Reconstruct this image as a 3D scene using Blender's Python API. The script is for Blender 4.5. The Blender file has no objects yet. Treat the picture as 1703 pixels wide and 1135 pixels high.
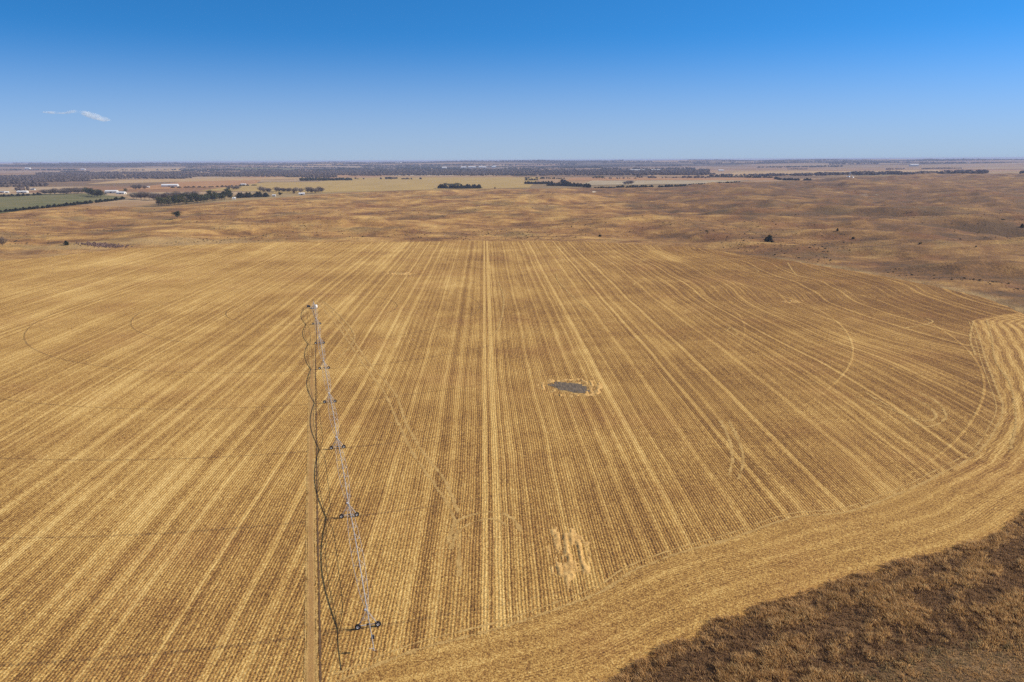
import bpy, math, random
import numpy as np
from mathutils import Vector, Matrix, Euler
random.seed(7); RS = np.random.RandomState(11)
C = bpy.context.scene.collection
R = math.radians
# ------------------------------------------------------------------ camera
H = 94.0; FPX = 1325.0; W0, H0 = 1703.0, 1135.0
PITCH = math.atan(301.0/FPX); ROLL = R(0.27)
cam = bpy.data.cameras.new('camera'); co = bpy.data.objects.new('camera', cam); C.objects.link(co)
cam.sensor_width = 36; cam.lens = 36*FPX/W0; cam.clip_start = 1; cam.clip_end = 200000
MC = Matrix.Translation((0, 0, H)) @ Matrix.Rotation(math.pi/2-PITCH, 4, 'X') @ Matrix.Rotation(-ROLL, 4, 'Z')
co.matrix_world = MC
bpy.context.scene.camera = co
M3 = np.array(MC.to_3x3())
def g(px, py, z=0.0):
    "point of the ground (height z) seen at a pixel of the 1703x1135 photograph"
    d = M3 @ np.array([(px-W0/2)/FPX, -(py-H0/2)/FPX, -1.0])
    t = (z-H)/d[2]
    return np.array([d[0]*t, d[1]*t])
# ------------------------------------------------------------------ noise (numpy)
def _hash(ix, iy, seed):
    h = (ix.astype(np.int64)*374761393 + iy.astype(np.int64)*668265263 + seed*1442695041) & 0xffffffff
    h = ((h ^ (h >> 13))*1274126177) & 0xffffffff
    h = h ^ (h >> 16)
    return (h & 0xffffff)/float(0xffffff)
def vn(x, y, seed=0):
    ix = np.floor(x); iy = np.floor(y); fx = x-ix; fy = y-iy
    fx = fx*fx*fx*(fx*(fx*6-15)+10); fy = fy*fy*fy*(fy*(fy*6-15)+10)
    a = _hash(ix, iy, seed); b = _hash(ix+1, iy, seed); c = _hash(ix, iy+1, seed); d = _hash(ix+1, iy+1, seed)
    return (a*(1-fx)+b*fx)*(1-fy)+(c*(1-fx)+d*fx)*fy
def fbm(x, y, seed=0, oct=3):
    v = 0; a = 1; s = 0
    for k in range(oct):
        v = v+a*vn(x*2**k+k*17.3, y*2**k-k*9.1, seed+k); s += a; a *= .5
    return v/s
def sst(a, b, x):
    t = np.clip((x-a)/(b-a), 0, 1); return t*t*(3-2*t)
# ------------------------------------------------------------------ the round field, its edge and the headland
PV = g(522, 513); E7 = g(612, 1041, .6)
SPAN = float(np.linalg.norm(E7-PV)/7); DIR = (E7-PV)/np.linalg.norm(E7-PV); LAT = np.array([-DIR[1], DIR[0]])
if LAT[0] < 0: LAT = -LAT
def polar_table(pts, default):
    a = []
    for p in pts:
        q = g(*p)-PV; a.append((math.atan2(q[1], q[0]), math.hypot(*q)))
    a.sort(); return a
edge_px = [(0,434),(76,428),(217,414),(430,404.5),(600,403),(700,402),(860,401),(986,402.5),(1082,408),(1150,411),(1213,419),(1290,430),
           (1350,440),(1450,457),(1531,472),(1605,489),(1651,500),(1703,520),
           (1703,853),(1663,889),(1587,914),(1472,945),(1380,977),(1295,1000),(1203,1033),(1120,1078),(1050,1114),(1020,1135)]
T = polar_table(edge_px, 0)
# the part of the rim that no pixel shows (behind the camera and off to the left) runs round at a constant radius
amin, amax = T[0][0], T[-1][0]
extra = [(amax+(amin+2*math.pi-amax)*k/8., None) for k in range(1, 8)]
ra, rb = T[-1][1], T[0][1]
T = T+[(a_, ra+(rb-ra)*(k+1)/8.) for k, (a_, _) in enumerate(extra)]
ta = np.array([t[0] for t in T]); tr = np.array([t[1] for t in T])
dense = np.linspace(-math.pi, math.pi, 1441)
Rd = np.interp(dense, np.r_[ta-2*math.pi, ta, ta+2*math.pi], np.r_[tr, tr, tr])
ker = np.hanning(13); ker /= ker.sum()
Rd = np.convolve(np.r_[Rd[-13:-1], Rd, Rd[1:13]], ker, 'same')[12:-12]
def Redge(th): return np.interp(th, dense, Rd)+1.6*(vn(th*60, th*0, 3)-.5)+.8*(vn(th*250, th*0, 4)-.5)
inner_px = [(560,1135),(700,1080),(850,1040),(1000,985),(1050,952),(1127,922),(1215,897),(1318,862),(1414,851),(1510,816),(1560,791),(1625,755),
            (1655,715),(1668,680),(1655,640),(1640,600),(1628,560),(1618,535)]
I = polar_table(inner_px, 0)
ia = np.array([t[0] for t in I]); ir = np.array([t[1] for t in I])
print('IN', [(round(a,2), round(r/H,2)) for a, r in I]); print('EDGE', [(round(a,2), round(r/H,2)) for a, r in T]); print('SPAN', SPAN)
def Rin(th):
    r = np.interp(th, ia, ir)
    w = Redge(th)-r
    last = ia[-1]; first = ia[0]
    out = np.where(th > last, Redge(th)*1.0+40*sst(last, last+.03, th)-w*0, r)
    out = np.where(th > last, r+(Redge(th)+25-r)*sst(last, last+.15, th), out)
    out = np.where(th < first, r+(Redge(th)+25-r)*sst(first, first-.05, th), out)
    return out
def polar(x, y):
    dx = x-PV[0]; dy = y-PV[1]
    return np.arctan2(dy, dx), np.hypot(dx, dy)
# limit of the hummocky prairie, as distance by bearing
lim_px = [(-300,372),(0,352),(120,342),(255,346),(330,340),(440,331),(560,322),(700,315),(860,314),(1000,313),(1120,311),(1200,306),(1330,301),(1450,296),(1560,291.5),(1703,291),(2000,290)]
lb = []; lr = []
for p in lim_px:
    q = g(*p); lb.append(math.atan2(q[0], q[1])); lr.append(math.hypot(*q))
def Dlim(x, y): return np.interp(np.arctan2(x, y), lb, lr)
def height(x, y):
    x = np.asarray(x, float); y = np.asarray(y, float)
    th, r = polar(x, y); e = Redge(th)-r           # >0 inside the field
    D = np.hypot(x, y); dl = Dlim(x, y)
    # gentle swell of the field, stronger to the right
    right = sst(0, 260, x)
    z = (fbm(x/170+3, y/150, 21, 2)-.5)*(1.0+4.6*right)
    z = z*sst(200, 330, D)
    # sandhill prairie
    pm = sst(8, -90, e)*sst(0, -260, D-dl)*sst(300, 460, D)
    xx = x+60*(fbm(x/240, y/240, 5, 2)-.5); yy = y+60*(fbm(x/240, y/240, 6, 2)-.5)
    n1 = fbm(xx/230, yy/120, 31, 3); n2 = fbm(xx/90, yy/52, 41, 3); n3 = 1-np.abs(2*fbm(xx/330, yy/210, 51, 2)-1)
    amp = .75+.6*sst(-400, 900, x)
    z = z*(1-pm)+pm*amp*((n1-.45)*20+(n2-.5)*11+(n3-.7)*13)
    z = z+pm*2.6*(vn(xx/28, yy/22, 61)-.5)
    # rougher ground right beside the near rim of the field
    nm = sst(0, -12, e)*(1-sst(300, 460, D))
    z = z+nm*1.1*(fbm(x/17, y/14, 71, 3)-.35)-nm*.25
    # ridge at the far right, and rolling uplands toward the horizon
    bear = np.arctan2(x, y)
    z = z+14*sst(.28, .5, bear)*sst(1500, 3600, D)*(1-sst(5200, 6500, D))*fbm(x/700, y/500, 81, 2)
    far = sst(7500, 16000, D)
    z = z+far*np.clip(120*fbm(x/3600, y/2600, 91, 4)-22, 0, 80)*(1-.2*sst(30000, 40000, D))
    return z
def gt(px, py):
    "the same, on the real terrain"
    z = 0.0
    for k in range(14):
        q = g(px, py, z); z += .6*(float(height(np.array([q[0]]), np.array([q[1]]))[0])-z); z = min(z, 80)
    return q
# ------------------------------------------------------------------ mesh helpers
def link(name, me, mat=None, parent=None, loc=None):
    o = bpy.data.objects.new(name, me); C.objects.link(o)
    if mat is not None:
        for m in (mat if isinstance(mat, (list, tuple)) else [mat]): me.materials.append(m)
    if parent is not None: o.parent = parent
    if loc is not None: o.location = loc
    return o
def tag(o, label=None, cat=None, group=None, kind=None):
    if label: o['label'] = label
    if cat: o['category'] = cat
    if group: o['group'] = group
    if kind: o['kind'] = kind
    return o
def mesh_np(name, V, F, smooth=False, mi=None):
    "V (n,3); F (m,k) array, one face size"
    V = np.asarray(V, np.float32); F = np.asarray(F, np.int32); k = F.shape[1]
    me = bpy.data.meshes.new(name)
    me.vertices.add(len(V)); me.vertices.foreach_set('co', V.ravel())
    me.loops.add(F.size); me.loops.foreach_set('vertex_index', F.ravel())
    me.polygons.add(len(F)); me.polygons.foreach_set('loop_start', np.arange(len(F), dtype=np.int32)*k)
    me.polygons.foreach_set('loop_total', np.full(len(F), k, np.int32))
    if smooth: me.polygons.foreach_set('use_smooth', np.ones(len(F), bool))
    if mi is not None: me.polygons.foreach_set('material_index', np.asarray(mi, np.int32))
    me.update(calc_edges=True); me.validate()
    return me
def attr(me, name, data, typ='FLOAT', dom='POINT'):
    a = me.attributes.new(name, typ, dom)
    a.data.foreach_set('value' if typ == 'FLOAT' else ('color' if typ == 'FLOAT_COLOR' else 'vector'), np.asarray(data, np.float32).ravel())
class MB:
    "collects boxes, bars and tubes into one mesh"
    def __init__(s): s.v = []; s.f = []; s.m = []
    def add(s, vs, fs, m=0):
        b = len(s.v); s.v += [tuple(v) for v in vs]; s.f += [tuple(i+b for i in f) for f in fs]; s.m += [m]*len(fs)
    def box(s, c, sz, rz=0, m=0, axes=None):
        vs = []
        for i in (-.5, .5):
            for j in (-.5, .5):
                for k in (-.5, .5):
                    p = Vector((i*sz[0], j*sz[1], k*sz[2]))
                    p.rotate(Euler((0, 0, rz))); vs.append(Vector(c)+p)
        s.add(vs, [(0,1,3,2),(4,6,7,5),(0,4,5,1),(2,3,7,6),(0,2,6,4),(1,5,7,3)], m)
    def tube(s, pts, r, n=6, m=0, cap=True, r2=None):
        pts = [Vector(p) for p in pts]; rings = []
        for i, p in enumerate(pts):
            t = (pts[min(i+1, len(pts)-1)]-pts[max(i-1, 0)]).normalized()
            u = t.cross(Vector((0, 0, 1)))
            if u.length < 1e-3: u = Vector((1, 0, 0))
            u.normalize(); w = u.cross(t)
            rr = r if r2 is None else r+(r2-r)*i/(len(pts)-1)
            rings.append([p+u*rr*math.cos(2*math.pi*k/n)+w*rr*math.sin(2*math.pi*k/n) for k in range(n)])
        vs = [v for g_ in rings for v in g_]
        fs = [(i*n+k, i*n+(k+1) % n, (i+1)*n+(k+1) % n, (i+1)*n+k) for i in range(len(pts)-1) for k in range(n)]
        if cap: fs += [tuple(range(n))[::-1], tuple((len(pts)-1)*n+k for k in range(n))]
        s.add(vs, fs, m)
    def lathe(s, c, axis, prof, n=20, m=0, mseg=None):
        axis = Vector(axis).normalized(); u = axis.orthogonal().normalized(); w = axis.cross(u); c = Vector(c)
        vs = []
        for (a, r) in prof:
            for k in range(n):
                t = 2*math.pi*k/n; vs.append(c+axis*a+(u*math.cos(t)+w*math.sin(t))*max(r, 1e-4))
        b = len(s.v); s.v += [tuple(v) for v in vs]
        for i in range(len(prof)-1):
            for k in range(n):
                s.f.append((b+i*n+k, b+i*n+(k+1) % n, b+(i+1)*n+(k+1) % n, b+(i+1)*n+k)); s.m.append(m if mseg is None else mseg[i])
    def build(s, name, mat, parent=None, smooth=False):
        me = bpy.data.meshes.new(name); me.from_pydata(s.v, [], s.f); me.update()
        o = link(name, me, mat, parent)
        me.polygons.foreach_set('material_index', s.m)
        if smooth: me.polygons.foreach_set('use_smooth', [True]*len(s.f))
        return o
# ------------------------------------------------------------------ shader helpers
class X:
    "a socket with arithmetic"
    def __init__(s, nt, so): s.nt = nt; s.so = so
    def _m(s, op, *a):
        n = s.nt.nodes.new('ShaderNodeMath'); n.operation = op
        for i, q in enumerate((s,)+a):
            if isinstance(q, X): s.nt.links.new(q.so, n.inputs[i])
            else: n.inputs[i].default_value = q
        return X(s.nt, n.outputs[0])
    def __add__(s, o): return s._m('ADD', o)
    __radd__ = __add__
    def __mul__(s, o): return s._m('MULTIPLY', o)
    __rmul__ = __mul__
    def __sub__(s, o): return s._m('SUBTRACT', o)
    def __rsub__(s, o): return (s*-1)+o
    def __truediv__(s, o): return s._m('DIVIDE', o)
    def floor(s): return s._m('FLOOR')
    def fract(s): return s._m('FRACT')
    def abs(s): return s._m('ABSOLUTE')
    def cos(s): return s._m('COSINE')
    def pow(s, o): return s._m('POWER', o)
    def max(s, o): return s._m('MAXIMUM', o)
    def min(s, o): return s._m('MINIMUM', o)
    def ss(s, a, b):
        n = s.nt.nodes.new('ShaderNodeMapRange'); n.interpolation_type = 'SMOOTHSTEP'
        s.nt.links.new(s.so, n.inputs['Value'])
        inv = isinstance(a, (int, float)) and isinstance(b, (int, float)) and a > b
        if inv: a, b = b, a
        for nm, q in (('From Min', a), ('From Max', b)):
            if isinstance(q, X): s.nt.links.new(q.so, n.inputs[nm])
            else: n.inputs[nm].default_value = q
        n.inputs['To Min'].default_value = 1 if inv else 0; n.inputs['To Max'].default_value = 0 if inv else 1
        return X(s.nt, n.outputs[0])
class Mat:
    def __init__(s, name, rough=.9, spec=.2):
        s.m = bpy.data.materials.new(name); s.m.use_nodes = True; s.nt = s.m.node_tree
        s.b = s.nt.nodes['Principled BSDF']; s.b.inputs['Roughness'].default_value = rough
        s.b.inputs['Specular IOR Level'].default_value = spec
    def attr(s, name, out='Fac'):
        n = s.nt.nodes.new('ShaderNodeAttribute'); n.attribute_name = name
        return X(s.nt, n.outputs[out]) if out == 'Fac' else n.outputs[out]
    def xyz(s, so):
        n = s.nt.nodes.new('ShaderNodeSeparateXYZ'); s.nt.links.new(so, n.inputs[0]); return [X(s.nt, o) for o in n.outputs]
    def vec(s, x, y, z=0.0):
        n = s.nt.nodes.new('ShaderNodeCombineXYZ')
        for i, q in enumerate((x, y, z)):
            if isinstance(q, X): s.nt.links.new(q.so, n.inputs[i])
            else: n.inputs[i].default_value = q
        return n.outputs[0]
    def pos(s): return s.nt.nodes.new('ShaderNodeNewGeometry').outputs['Position']
    def gen(s): return s.nt.nodes.new('ShaderNodeTexCoord').outputs['Object']
    def noise(s, v, scale=1, detail=2, rough=.55, dist=0):
        n = s.nt.nodes.new('ShaderNodeTexNoise'); s.nt.links.new(v, n.inputs['Vector'])
        n.inputs['Scale'].default_value = scale; n.inputs['Detail'].default_value = detail; n.inputs['Roughness'].default_value = rough
        n.inputs['Distortion'].default_value = dist
        return X(s.nt, n.outputs['Fac'])
    def vor(s, v, scale=1, feat='F1', out='Distance', rnd=1):
        n = s.nt.nodes.new('ShaderNodeTexVoronoi'); s.nt.links.new(v, n.inputs['Vector']); n.feature = feat
        n.inputs['Scale'].default_value = scale; n.inputs['Randomness'].default_value = rnd
        return X(s.nt, n.outputs[out]) if out == 'Distance' else n.outputs[out]
    def white(s, x):
        n = s.nt.nodes.new('ShaderNodeTexWhiteNoise'); n.noise_dimensions = '1D'; s.nt.links.new(x.so, n.inputs['W'])
        return X(s.nt, n.outputs['Value'])
    def white2(s, v):
        n = s.nt.nodes.new('ShaderNodeTexWhiteNoise'); n.noise_dimensions = '2D'; s.nt.links.new(v, n.inputs['Vector'])
        return X(s.nt, n.outputs['Value'])
    def mix(s, f, a, b):
        n = s.nt.nodes.new('ShaderNodeMix'); n.data_type = 'RGBA'
        if isinstance(f, X): s.nt.links.new(f.so, n.inputs[0])
        else: n.inputs[0].default_value = f
        for i, q in ((6, a), (7, b)):
            if isinstance(q, tuple): n.inputs[i].default_value = (*q[:3], 1)
            else: s.nt.links.new(q, n.inputs[i])
        return n.outputs[2]
    def ramp(s, f, stops, const=False):
        n = s.nt.nodes.new('ShaderNodeValToRGB'); s.nt.links.new(f.so, n.inputs[0]); cr = n.color_ramp
        if const: cr.interpolation = 'CONSTANT'
        while len(cr.elements) < len(stops): cr.elements.new(.5)
        for e_, (p, c) in zip(cr.elements, stops): e_.position = p; e_.color = (*c, 1)
        return n.outputs[0]
    def scale(s, col, f):
        n = s.nt.nodes.new('ShaderNodeVectorMath'); n.operation = 'SCALE'; s.nt.links.new(col, n.inputs[0])
        if isinstance(f, X): s.nt.links.new(f.so, n.inputs['Scale'])
        else: n.inputs['Scale'].default_value = f
        return n.outputs[0]
    def col(s, so):
        if isinstance(so, tuple): s.b.inputs['Base Color'].default_value = (*so[:3], 1)
        else: s.nt.links.new(so, s.b.inputs['Base Color'])
        return s
    def bump(s, h, dist=1.0, strength=1.0):
        n = s.nt.nodes.new('ShaderNodeBump'); s.nt.links.new(h.so, n.inputs['Height'])
        n.inputs['Distance'].default_value = dist; n.inputs['Strength'].default_value = strength
        s.nt.links.new(n.outputs[0], s.b.inputs['Normal']); return s
ROWS_W = .762; PASS_W = ROWS_W*8
# ------------------------------------------------------------------ field material
def straw_mat():
    M = Mat('corn_stubble', .95, .1)
    ru, rt, _ = M.xyz(M.attr('rows', 'Vector')); he, ha, hs = M.xyz(M.attr('head', 'Vector')); pd = M.attr('pd')
    P = M.pos(); px_, py_, pz_ = M.xyz(P)
    big = M.noise(P, .011, 3, .5); mid = M.noise(P, .05, 3, .6)
    hm = (hs+(M.noise(P, .12, 2)-.5)*7).ss(-1.6, 1.6)
    wob = (M.noise(M.vec(ru*.15, rt*.02), 1, 2)-.5)
    u = ru+wob*1.6
    # planted rows
    rp = (((u+(M.noise(P, .75, 2, .6)-.5)*.42)*(2*math.pi/ROWS_W)).cos()*.5+.5)
    brk = M.noise(M.vec(ru*1.6, rt*.22), 1, 3, .6); rwn = M.white((u/ROWS_W).floor()+5.2)
    # harvest passes
    pq = u/PASS_W; pid = pq.floor(); fr = pq.fract(); rnd = M.white(pid); rnd2 = M.white(pid+71.3)
    cen = (fr-.5-(rnd-.5)*.34).abs()
    along = M.noise(M.vec(pid*3.7, rt*.012), 1, 3, .6)
    bw = .06+.13*along+.09*rnd2
    band = (1-cen.ss(bw*.35, bw*1.15))*(.30+.8*M.noise(M.vec(u*.7, rt*.05), 1, 3)).min(1.0)
    band = band*(.12+.74*rnd2)*(1-px_.ss(-40, -330)*.45)
    q2 = u/(PASS_W*.5)+.31; band2 = (1-(q2.fract()-.5).abs().ss(.05, .22))*M.white(q2.floor()+11.7)*(.35+.9*M.noise(M.vec(q2.floor()*2.3, rt*.02), 1, 3))
    # every so often a pass where the residue lies over everything
    broad = M.noise(M.vec(u*.045, rt*.004), 1, 3, .65).ss(.50, .72)
    # headland passes follow the rim
    hq = he/PASS_W; hid = hq.floor(); hfr = hq.fract()
    hband = (1-(hfr-.5).abs().ss(.06, .34))*(M.noise(M.vec(he*.5, ha*.03), 1, 3)).ss(.3, .6)
    hrow = ((he*(2*math.pi/ROWS_W)).cos()*.5+.5)
    hold = M.noise(M.vec(he*.10, ha*.012), 1, 3).ss(.45, .62)
    # cover of residue 0..1; brighter left, darker right paints in the sun direction
    left = px_.ss(260, -320)
    cov = .02+(rp*(.39-left*.19)*(.45+.9*brk)*(.35+1.15*M.noise(P, .16, 3, .65)))+(rwn-.5)*.17+px_.ss(20, 380)*-.20+(M.noise(M.vec(ru*.9, rt*.03), 1, 4, .7)-.5)*.35+band*.46+band2*.20+broad*.20+(big-.5)*.6+(mid-.5)*.35+.10+left*.27
    hr_ = py_.ss(190, 240)*px_.ss(120, 150)
    hs2 = hs+(M.noise(P, .06, 2)-.5)*4; hb2 = ((hs2*(2*math.pi/5.4)).cos()*.5+.5)*.32+(((hs2*(2*math.pi/1.35)).cos()*.5+.5)-.5)*.30*M.noise(M.vec(hs2*.5, ha*.12), 1, 3, .6).ss(.38, .6)
    hcov = hr_*(hb2-.14)+.43+hband*.15+(mid-.5)*.3+(hrow-.5)*.22*hold-(1-hold)*0+M.noise(M.vec(he*.9, ha*.06), 1, 3).ss(.5, .75)*-.12
    u0 = M.attr('lane'); cov = cov.max((1-(u0-1.6).abs().ss(.9, 1.5))*(.55+.3*along)).max((1-(u0+1.7).abs().ss(.6, 1.2))*(.55+.3*along))
    cov = cov*(1-hm)+hcov*hm
    # wheel rings of the irrigation machine
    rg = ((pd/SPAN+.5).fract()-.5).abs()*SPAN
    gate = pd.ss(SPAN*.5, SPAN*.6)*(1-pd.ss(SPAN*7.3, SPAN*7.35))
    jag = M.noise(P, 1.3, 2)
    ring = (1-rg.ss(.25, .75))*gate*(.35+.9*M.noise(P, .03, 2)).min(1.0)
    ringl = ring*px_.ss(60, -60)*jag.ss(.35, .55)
    ringr = ring*(1-px_.ss(60, -60))*px_.ss(90, 170)
    # litter flecks at the scale of a leaf or a stalk
    f1 = M.noise(P, 2.6, 3, .75); f2 = M.noise(P, .9, 2, .6)
    v1 = M.vor(M.vec(px_*1.0, py_*.62, 0.0), 1.9, 'F1')
    fle = (f1-.5)*2.6+(f2-.5)*.7
    tot = (cov+fle*.86)+ringr*.30
    c = M.ramp(tot.max(0.0).min(1.0), [(0, (.095, .046, .016)), (.22, (.215, .107, .033)), (.45, (.375, .207, .058)), (.68, (.53, .328, .098)), (1, (.73, .51, .195))])
    red = M.noise(P, .02, 2).ss(.5, .72)+px_.ss(60, 380)*.35
    c = M.mix(red*.28, c, M.scale(M.mix(.5, c, (.30, .12, .05)), 1.0))
    c = M.mix(ringl*.48, c, (.09, .05, .03))  # left rings: bare soil tone that also carries the rut shade in colour
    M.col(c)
    hgt = rp*.085*(1-hm)*(1-band*.7)+band*.05+(f1-.5)*.22+(f2-.5)*.10-ringl*.2-ringr*.10+hrow*.03*hm
    M.bump(hgt, 1.0, .9)
    return M.m
def prairie_mat():
    M = Mat('dry_prairie', .95, .08)
    P = M.pos(); x, y, z = M.xyz(P); pale = M.attr('pale'); near = M.attr('near')
    a = M.noise(P, .006, 4, .6); b = M.noise(P, .021, 4, .62); c_ = M.noise(P, .09, 4, .65); d = M.noise(P, .45, 4, .7); e = M.noise(P, 2.2, 3, .7)
    st = M.noise(M.vec(x*.010, y*.022), 1, 4, .6)
    t = .505+(b-.5)*.75+(c_-.5)*.40+(a-.5)*.4+(st-.5)*.6+(d-.5)*.3+(z*.011)-x.ss(-150, 800)*.19+(1-(M.noise(M.vec(x*.007, y*.020), 1, 3, .55, .4)*2-1).abs()*3).max(0.0)*.075  # height and ridge terms put relief light into colour: bright crests, dark hollows
    c = M.ramp(t, [(.28, (.105, .066, .038)), (.40, (.185, .098, .043)), (.50, (.29, .155, .058)), (.60, (.385, .222, .078)), (.76, (.54, .34, .12))])
    ol = M.noise(P, .009, 3, .6).ss(.52, .66)*.55
    c = M.mix(ol, c, M.mix(d, (.075, .060, .034), (.20, .145, .075)))
    c = M.mix(x.ss(-100, 800)*(.15+M.noise(P, .017, 4, .6)*.6), c, M.mix(d, (.105, .068, .038), (.21, .130, .068)))
    rd = M.noise(P, .013, 3, .6).ss(.52, .64)*.5
    c = M.mix(rd, c, M.mix(c_, (.10, .045, .024), (.27, .125, .058)))
    c = M.mix(pale*(c_*.9+.35).min(1.0), c, M.mix(d, (.27, .17, .07), (.52, .36, .16)))
    bush = M.vor(P, .055, 'F1').ss(.13, .07)*M.noise(P, .008, 2).ss(.5, .6)
    c = M.mix(bush*.7, c, (.035, .032, .018))
    nc = M.ramp((b*.35+c_*.4+d*.35)+(e-.5)*.3, [(.36, (.085, .050, .024)), (.50, (.145, .085, .040)), (.62, (.21, .13, .062)), (.8, (.33, .22, .11))])
    c = M.mix(near, c, nc)
    M.col(c); M.bump(d*1.2+e*.16*near+c_*2.0, 1.0, .8)
    return M.m
def farm_mat():
    M = Mat('far_farmland', .95, .08)
    P = M.pos(); x, y, z = M.xyz(P)
    wx = x+(M.noise(P, .0006, 2)-.5)*300; wy = y+(M.noise(P, .0007, 2)-.5)*300
    cx = (wx/820).floor(); cy = (wy/640).floor()
    w = M.white2(M.vec(cx, cy)); w2 = M.white2(M.vec(cx+13.5, cy*2+.3))
    c = M.ramp(w, [(0, (.34, .22, .115)), (.16, (.26, .145, .075)), (.34, (.40, .29, .17)), (.50, (.18, .12, .07)), (.62, (.32, .23, .11)), (.74, (.36, .215, .12)), (.90, (.24, .17, .085)), (.95, (.44, .34, .22))], True)
    n = M.noise(P, .01, 4, .6); n2 = M.noise(P, .0016, 4, .62)
    c = M.scale(c, .72+.56*n)
    c = M.mix(n2.ss(.50, .62)*.55, c, M.mix(n, (.20, .11, .055), (.36, .22, .10)))
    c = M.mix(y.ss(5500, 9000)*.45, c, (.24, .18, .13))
    far = y.ss(8000, 11000)
    c = M.mix(far*M.noise(M.vec(x*.00022, y*.0007), 1, 4, .65).ss(.47, .53)*.85, c, (.040, .040, .034))
    M.col(c); M.bump(n*3, 1.0, .5)
    return M.m
def crop_mat(name, c1, c2, sc=.02):
    M = Mat(name, .95, .08); P = M.pos(); x, y, z = M.xyz(P)
    n = M.noise(M.vec(x*.4, y*1.0), sc, 4, .6); d = M.noise(P, .12, 3)
    M.col(M.mix((n*.75+d*.25).ss(.38, .64), c1, c2)); M.bump(d, .6, .5); return M.m
def simple(name, c, rough=.6, metal=0, var=.15, sc=3.0, spec=.3):
    M = Mat(name, rough, spec); n = M.noise(M.gen(), sc, 4, .6)
    M.col(M.mix(n.ss(.35, .7), tuple(q*(1-var) for q in c), tuple(min(1, q*(1+var)) for q in c)))
    M.b.inputs['Metallic'].default_value = metal; return M.m
def leaf_mat(name, c1, c2, c3=None):
    M = Mat(name, .9, .15); n = M.noise(M.gen(), .55, 3, .6)
    oi = M.nt.nodes.new('ShaderNodeObjectInfo'); r = X(M.nt, oi.outputs['Random'])
    col = M.mix(n.ss(.35, .65), c1, c2)
    if c3: col = M.mix(r.ss(.55, 1.0)*.7, col, c3)
    M.col(M.scale(col, .8+r*.4)); return M.m
STRAW = straw_mat(); PRAIRIE = prairie_mat(); FARM = farm_mat()
# ------------------------------------------------------------------ ground sheets
def polar_grid():
    fine = np.arange(-42, 42.01, .13)
    az = np.radians(np.r_[fine, np.arange(46, 318, 6)])
    rr = [3.0, 20., 40., 60., 78.]; r_ = 90.
    while r_ < 46000: rr.append(r_); r_ *= 1.0118+.006*(r_ > 6000)
    rr = np.array(rr); return az, rr
az, rr = polar_grid(); na, nr = len(az), len(rr)
A, RR = np.meshgrid(az, rr, indexing='ij'); GX = (RR*np.sin(A)).ravel(); GY = (RR*np.cos(A)).ravel()
GZ = height(GX, GY)
th_, r_ = polar(GX, GY); e_ = Redge(th_)-r_
GZ = GZ-1.6*sst(.3, 4.5, e_)
V = np.c_[GX, GY, GZ]
i, j = np.meshgrid(np.arange(na), np.arange(nr-1), indexing='ij'); i2 = (i+1) % na
F = np.c_[(i*nr+j).ravel(), (i*nr+j+1).ravel(), (i2*nr+j+1).ravel(), (i2*nr+j).ravel()]
fc = V[F].mean(axis=1); Df = np.hypot(fc[:, 0], fc[:, 1])
isfar = Df > Dlim(fc[:, 0], fc[:, 1])
bearing = np.arctan2(GX, GY); Dg = np.hypot(GX, GY)
palea = sst(-18, -2, e_)*sst(.28, .36, bearing)*sst(300, 420, Dg)*(.35+.65*sst(.40, .55, vn(th_*40, th_*0, 77)))
palea += sst(-4, -1, e_)*.3*sst(300, 420, Dg)*sst(.1, .35, bearing)
palea += sst(-95, -50, e_)*(1-sst(-.36, -.24, bearing))*sst(400, 600, Dg)*(.15+.8*sst(.40, .55, fbm(GX/60, GY/25, 78, 3)))
neara = 1-sst(330, 480, Dg)
def sub(mask, name, mat):
    f = F[mask]; used, inv = np.unique(f, return_inverse=True)
    me = mesh_np(name, V[used], inv.reshape(f.shape), True)
    attr(me, 'pale', palea[used]); attr(me, 'near', neara[used])
    return tag(link(name, me, mat), kind='structure')
inner = (Redge(polar(fc[:, 0], fc[:, 1])[0])-polar(fc[:, 0], fc[:, 1])[1]) > 25   # buried under the field: left out
sub(~isfar & ~inner, 'prairie', PRAIRIE)
sub(isfar, 'farmland', FARM)
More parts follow.
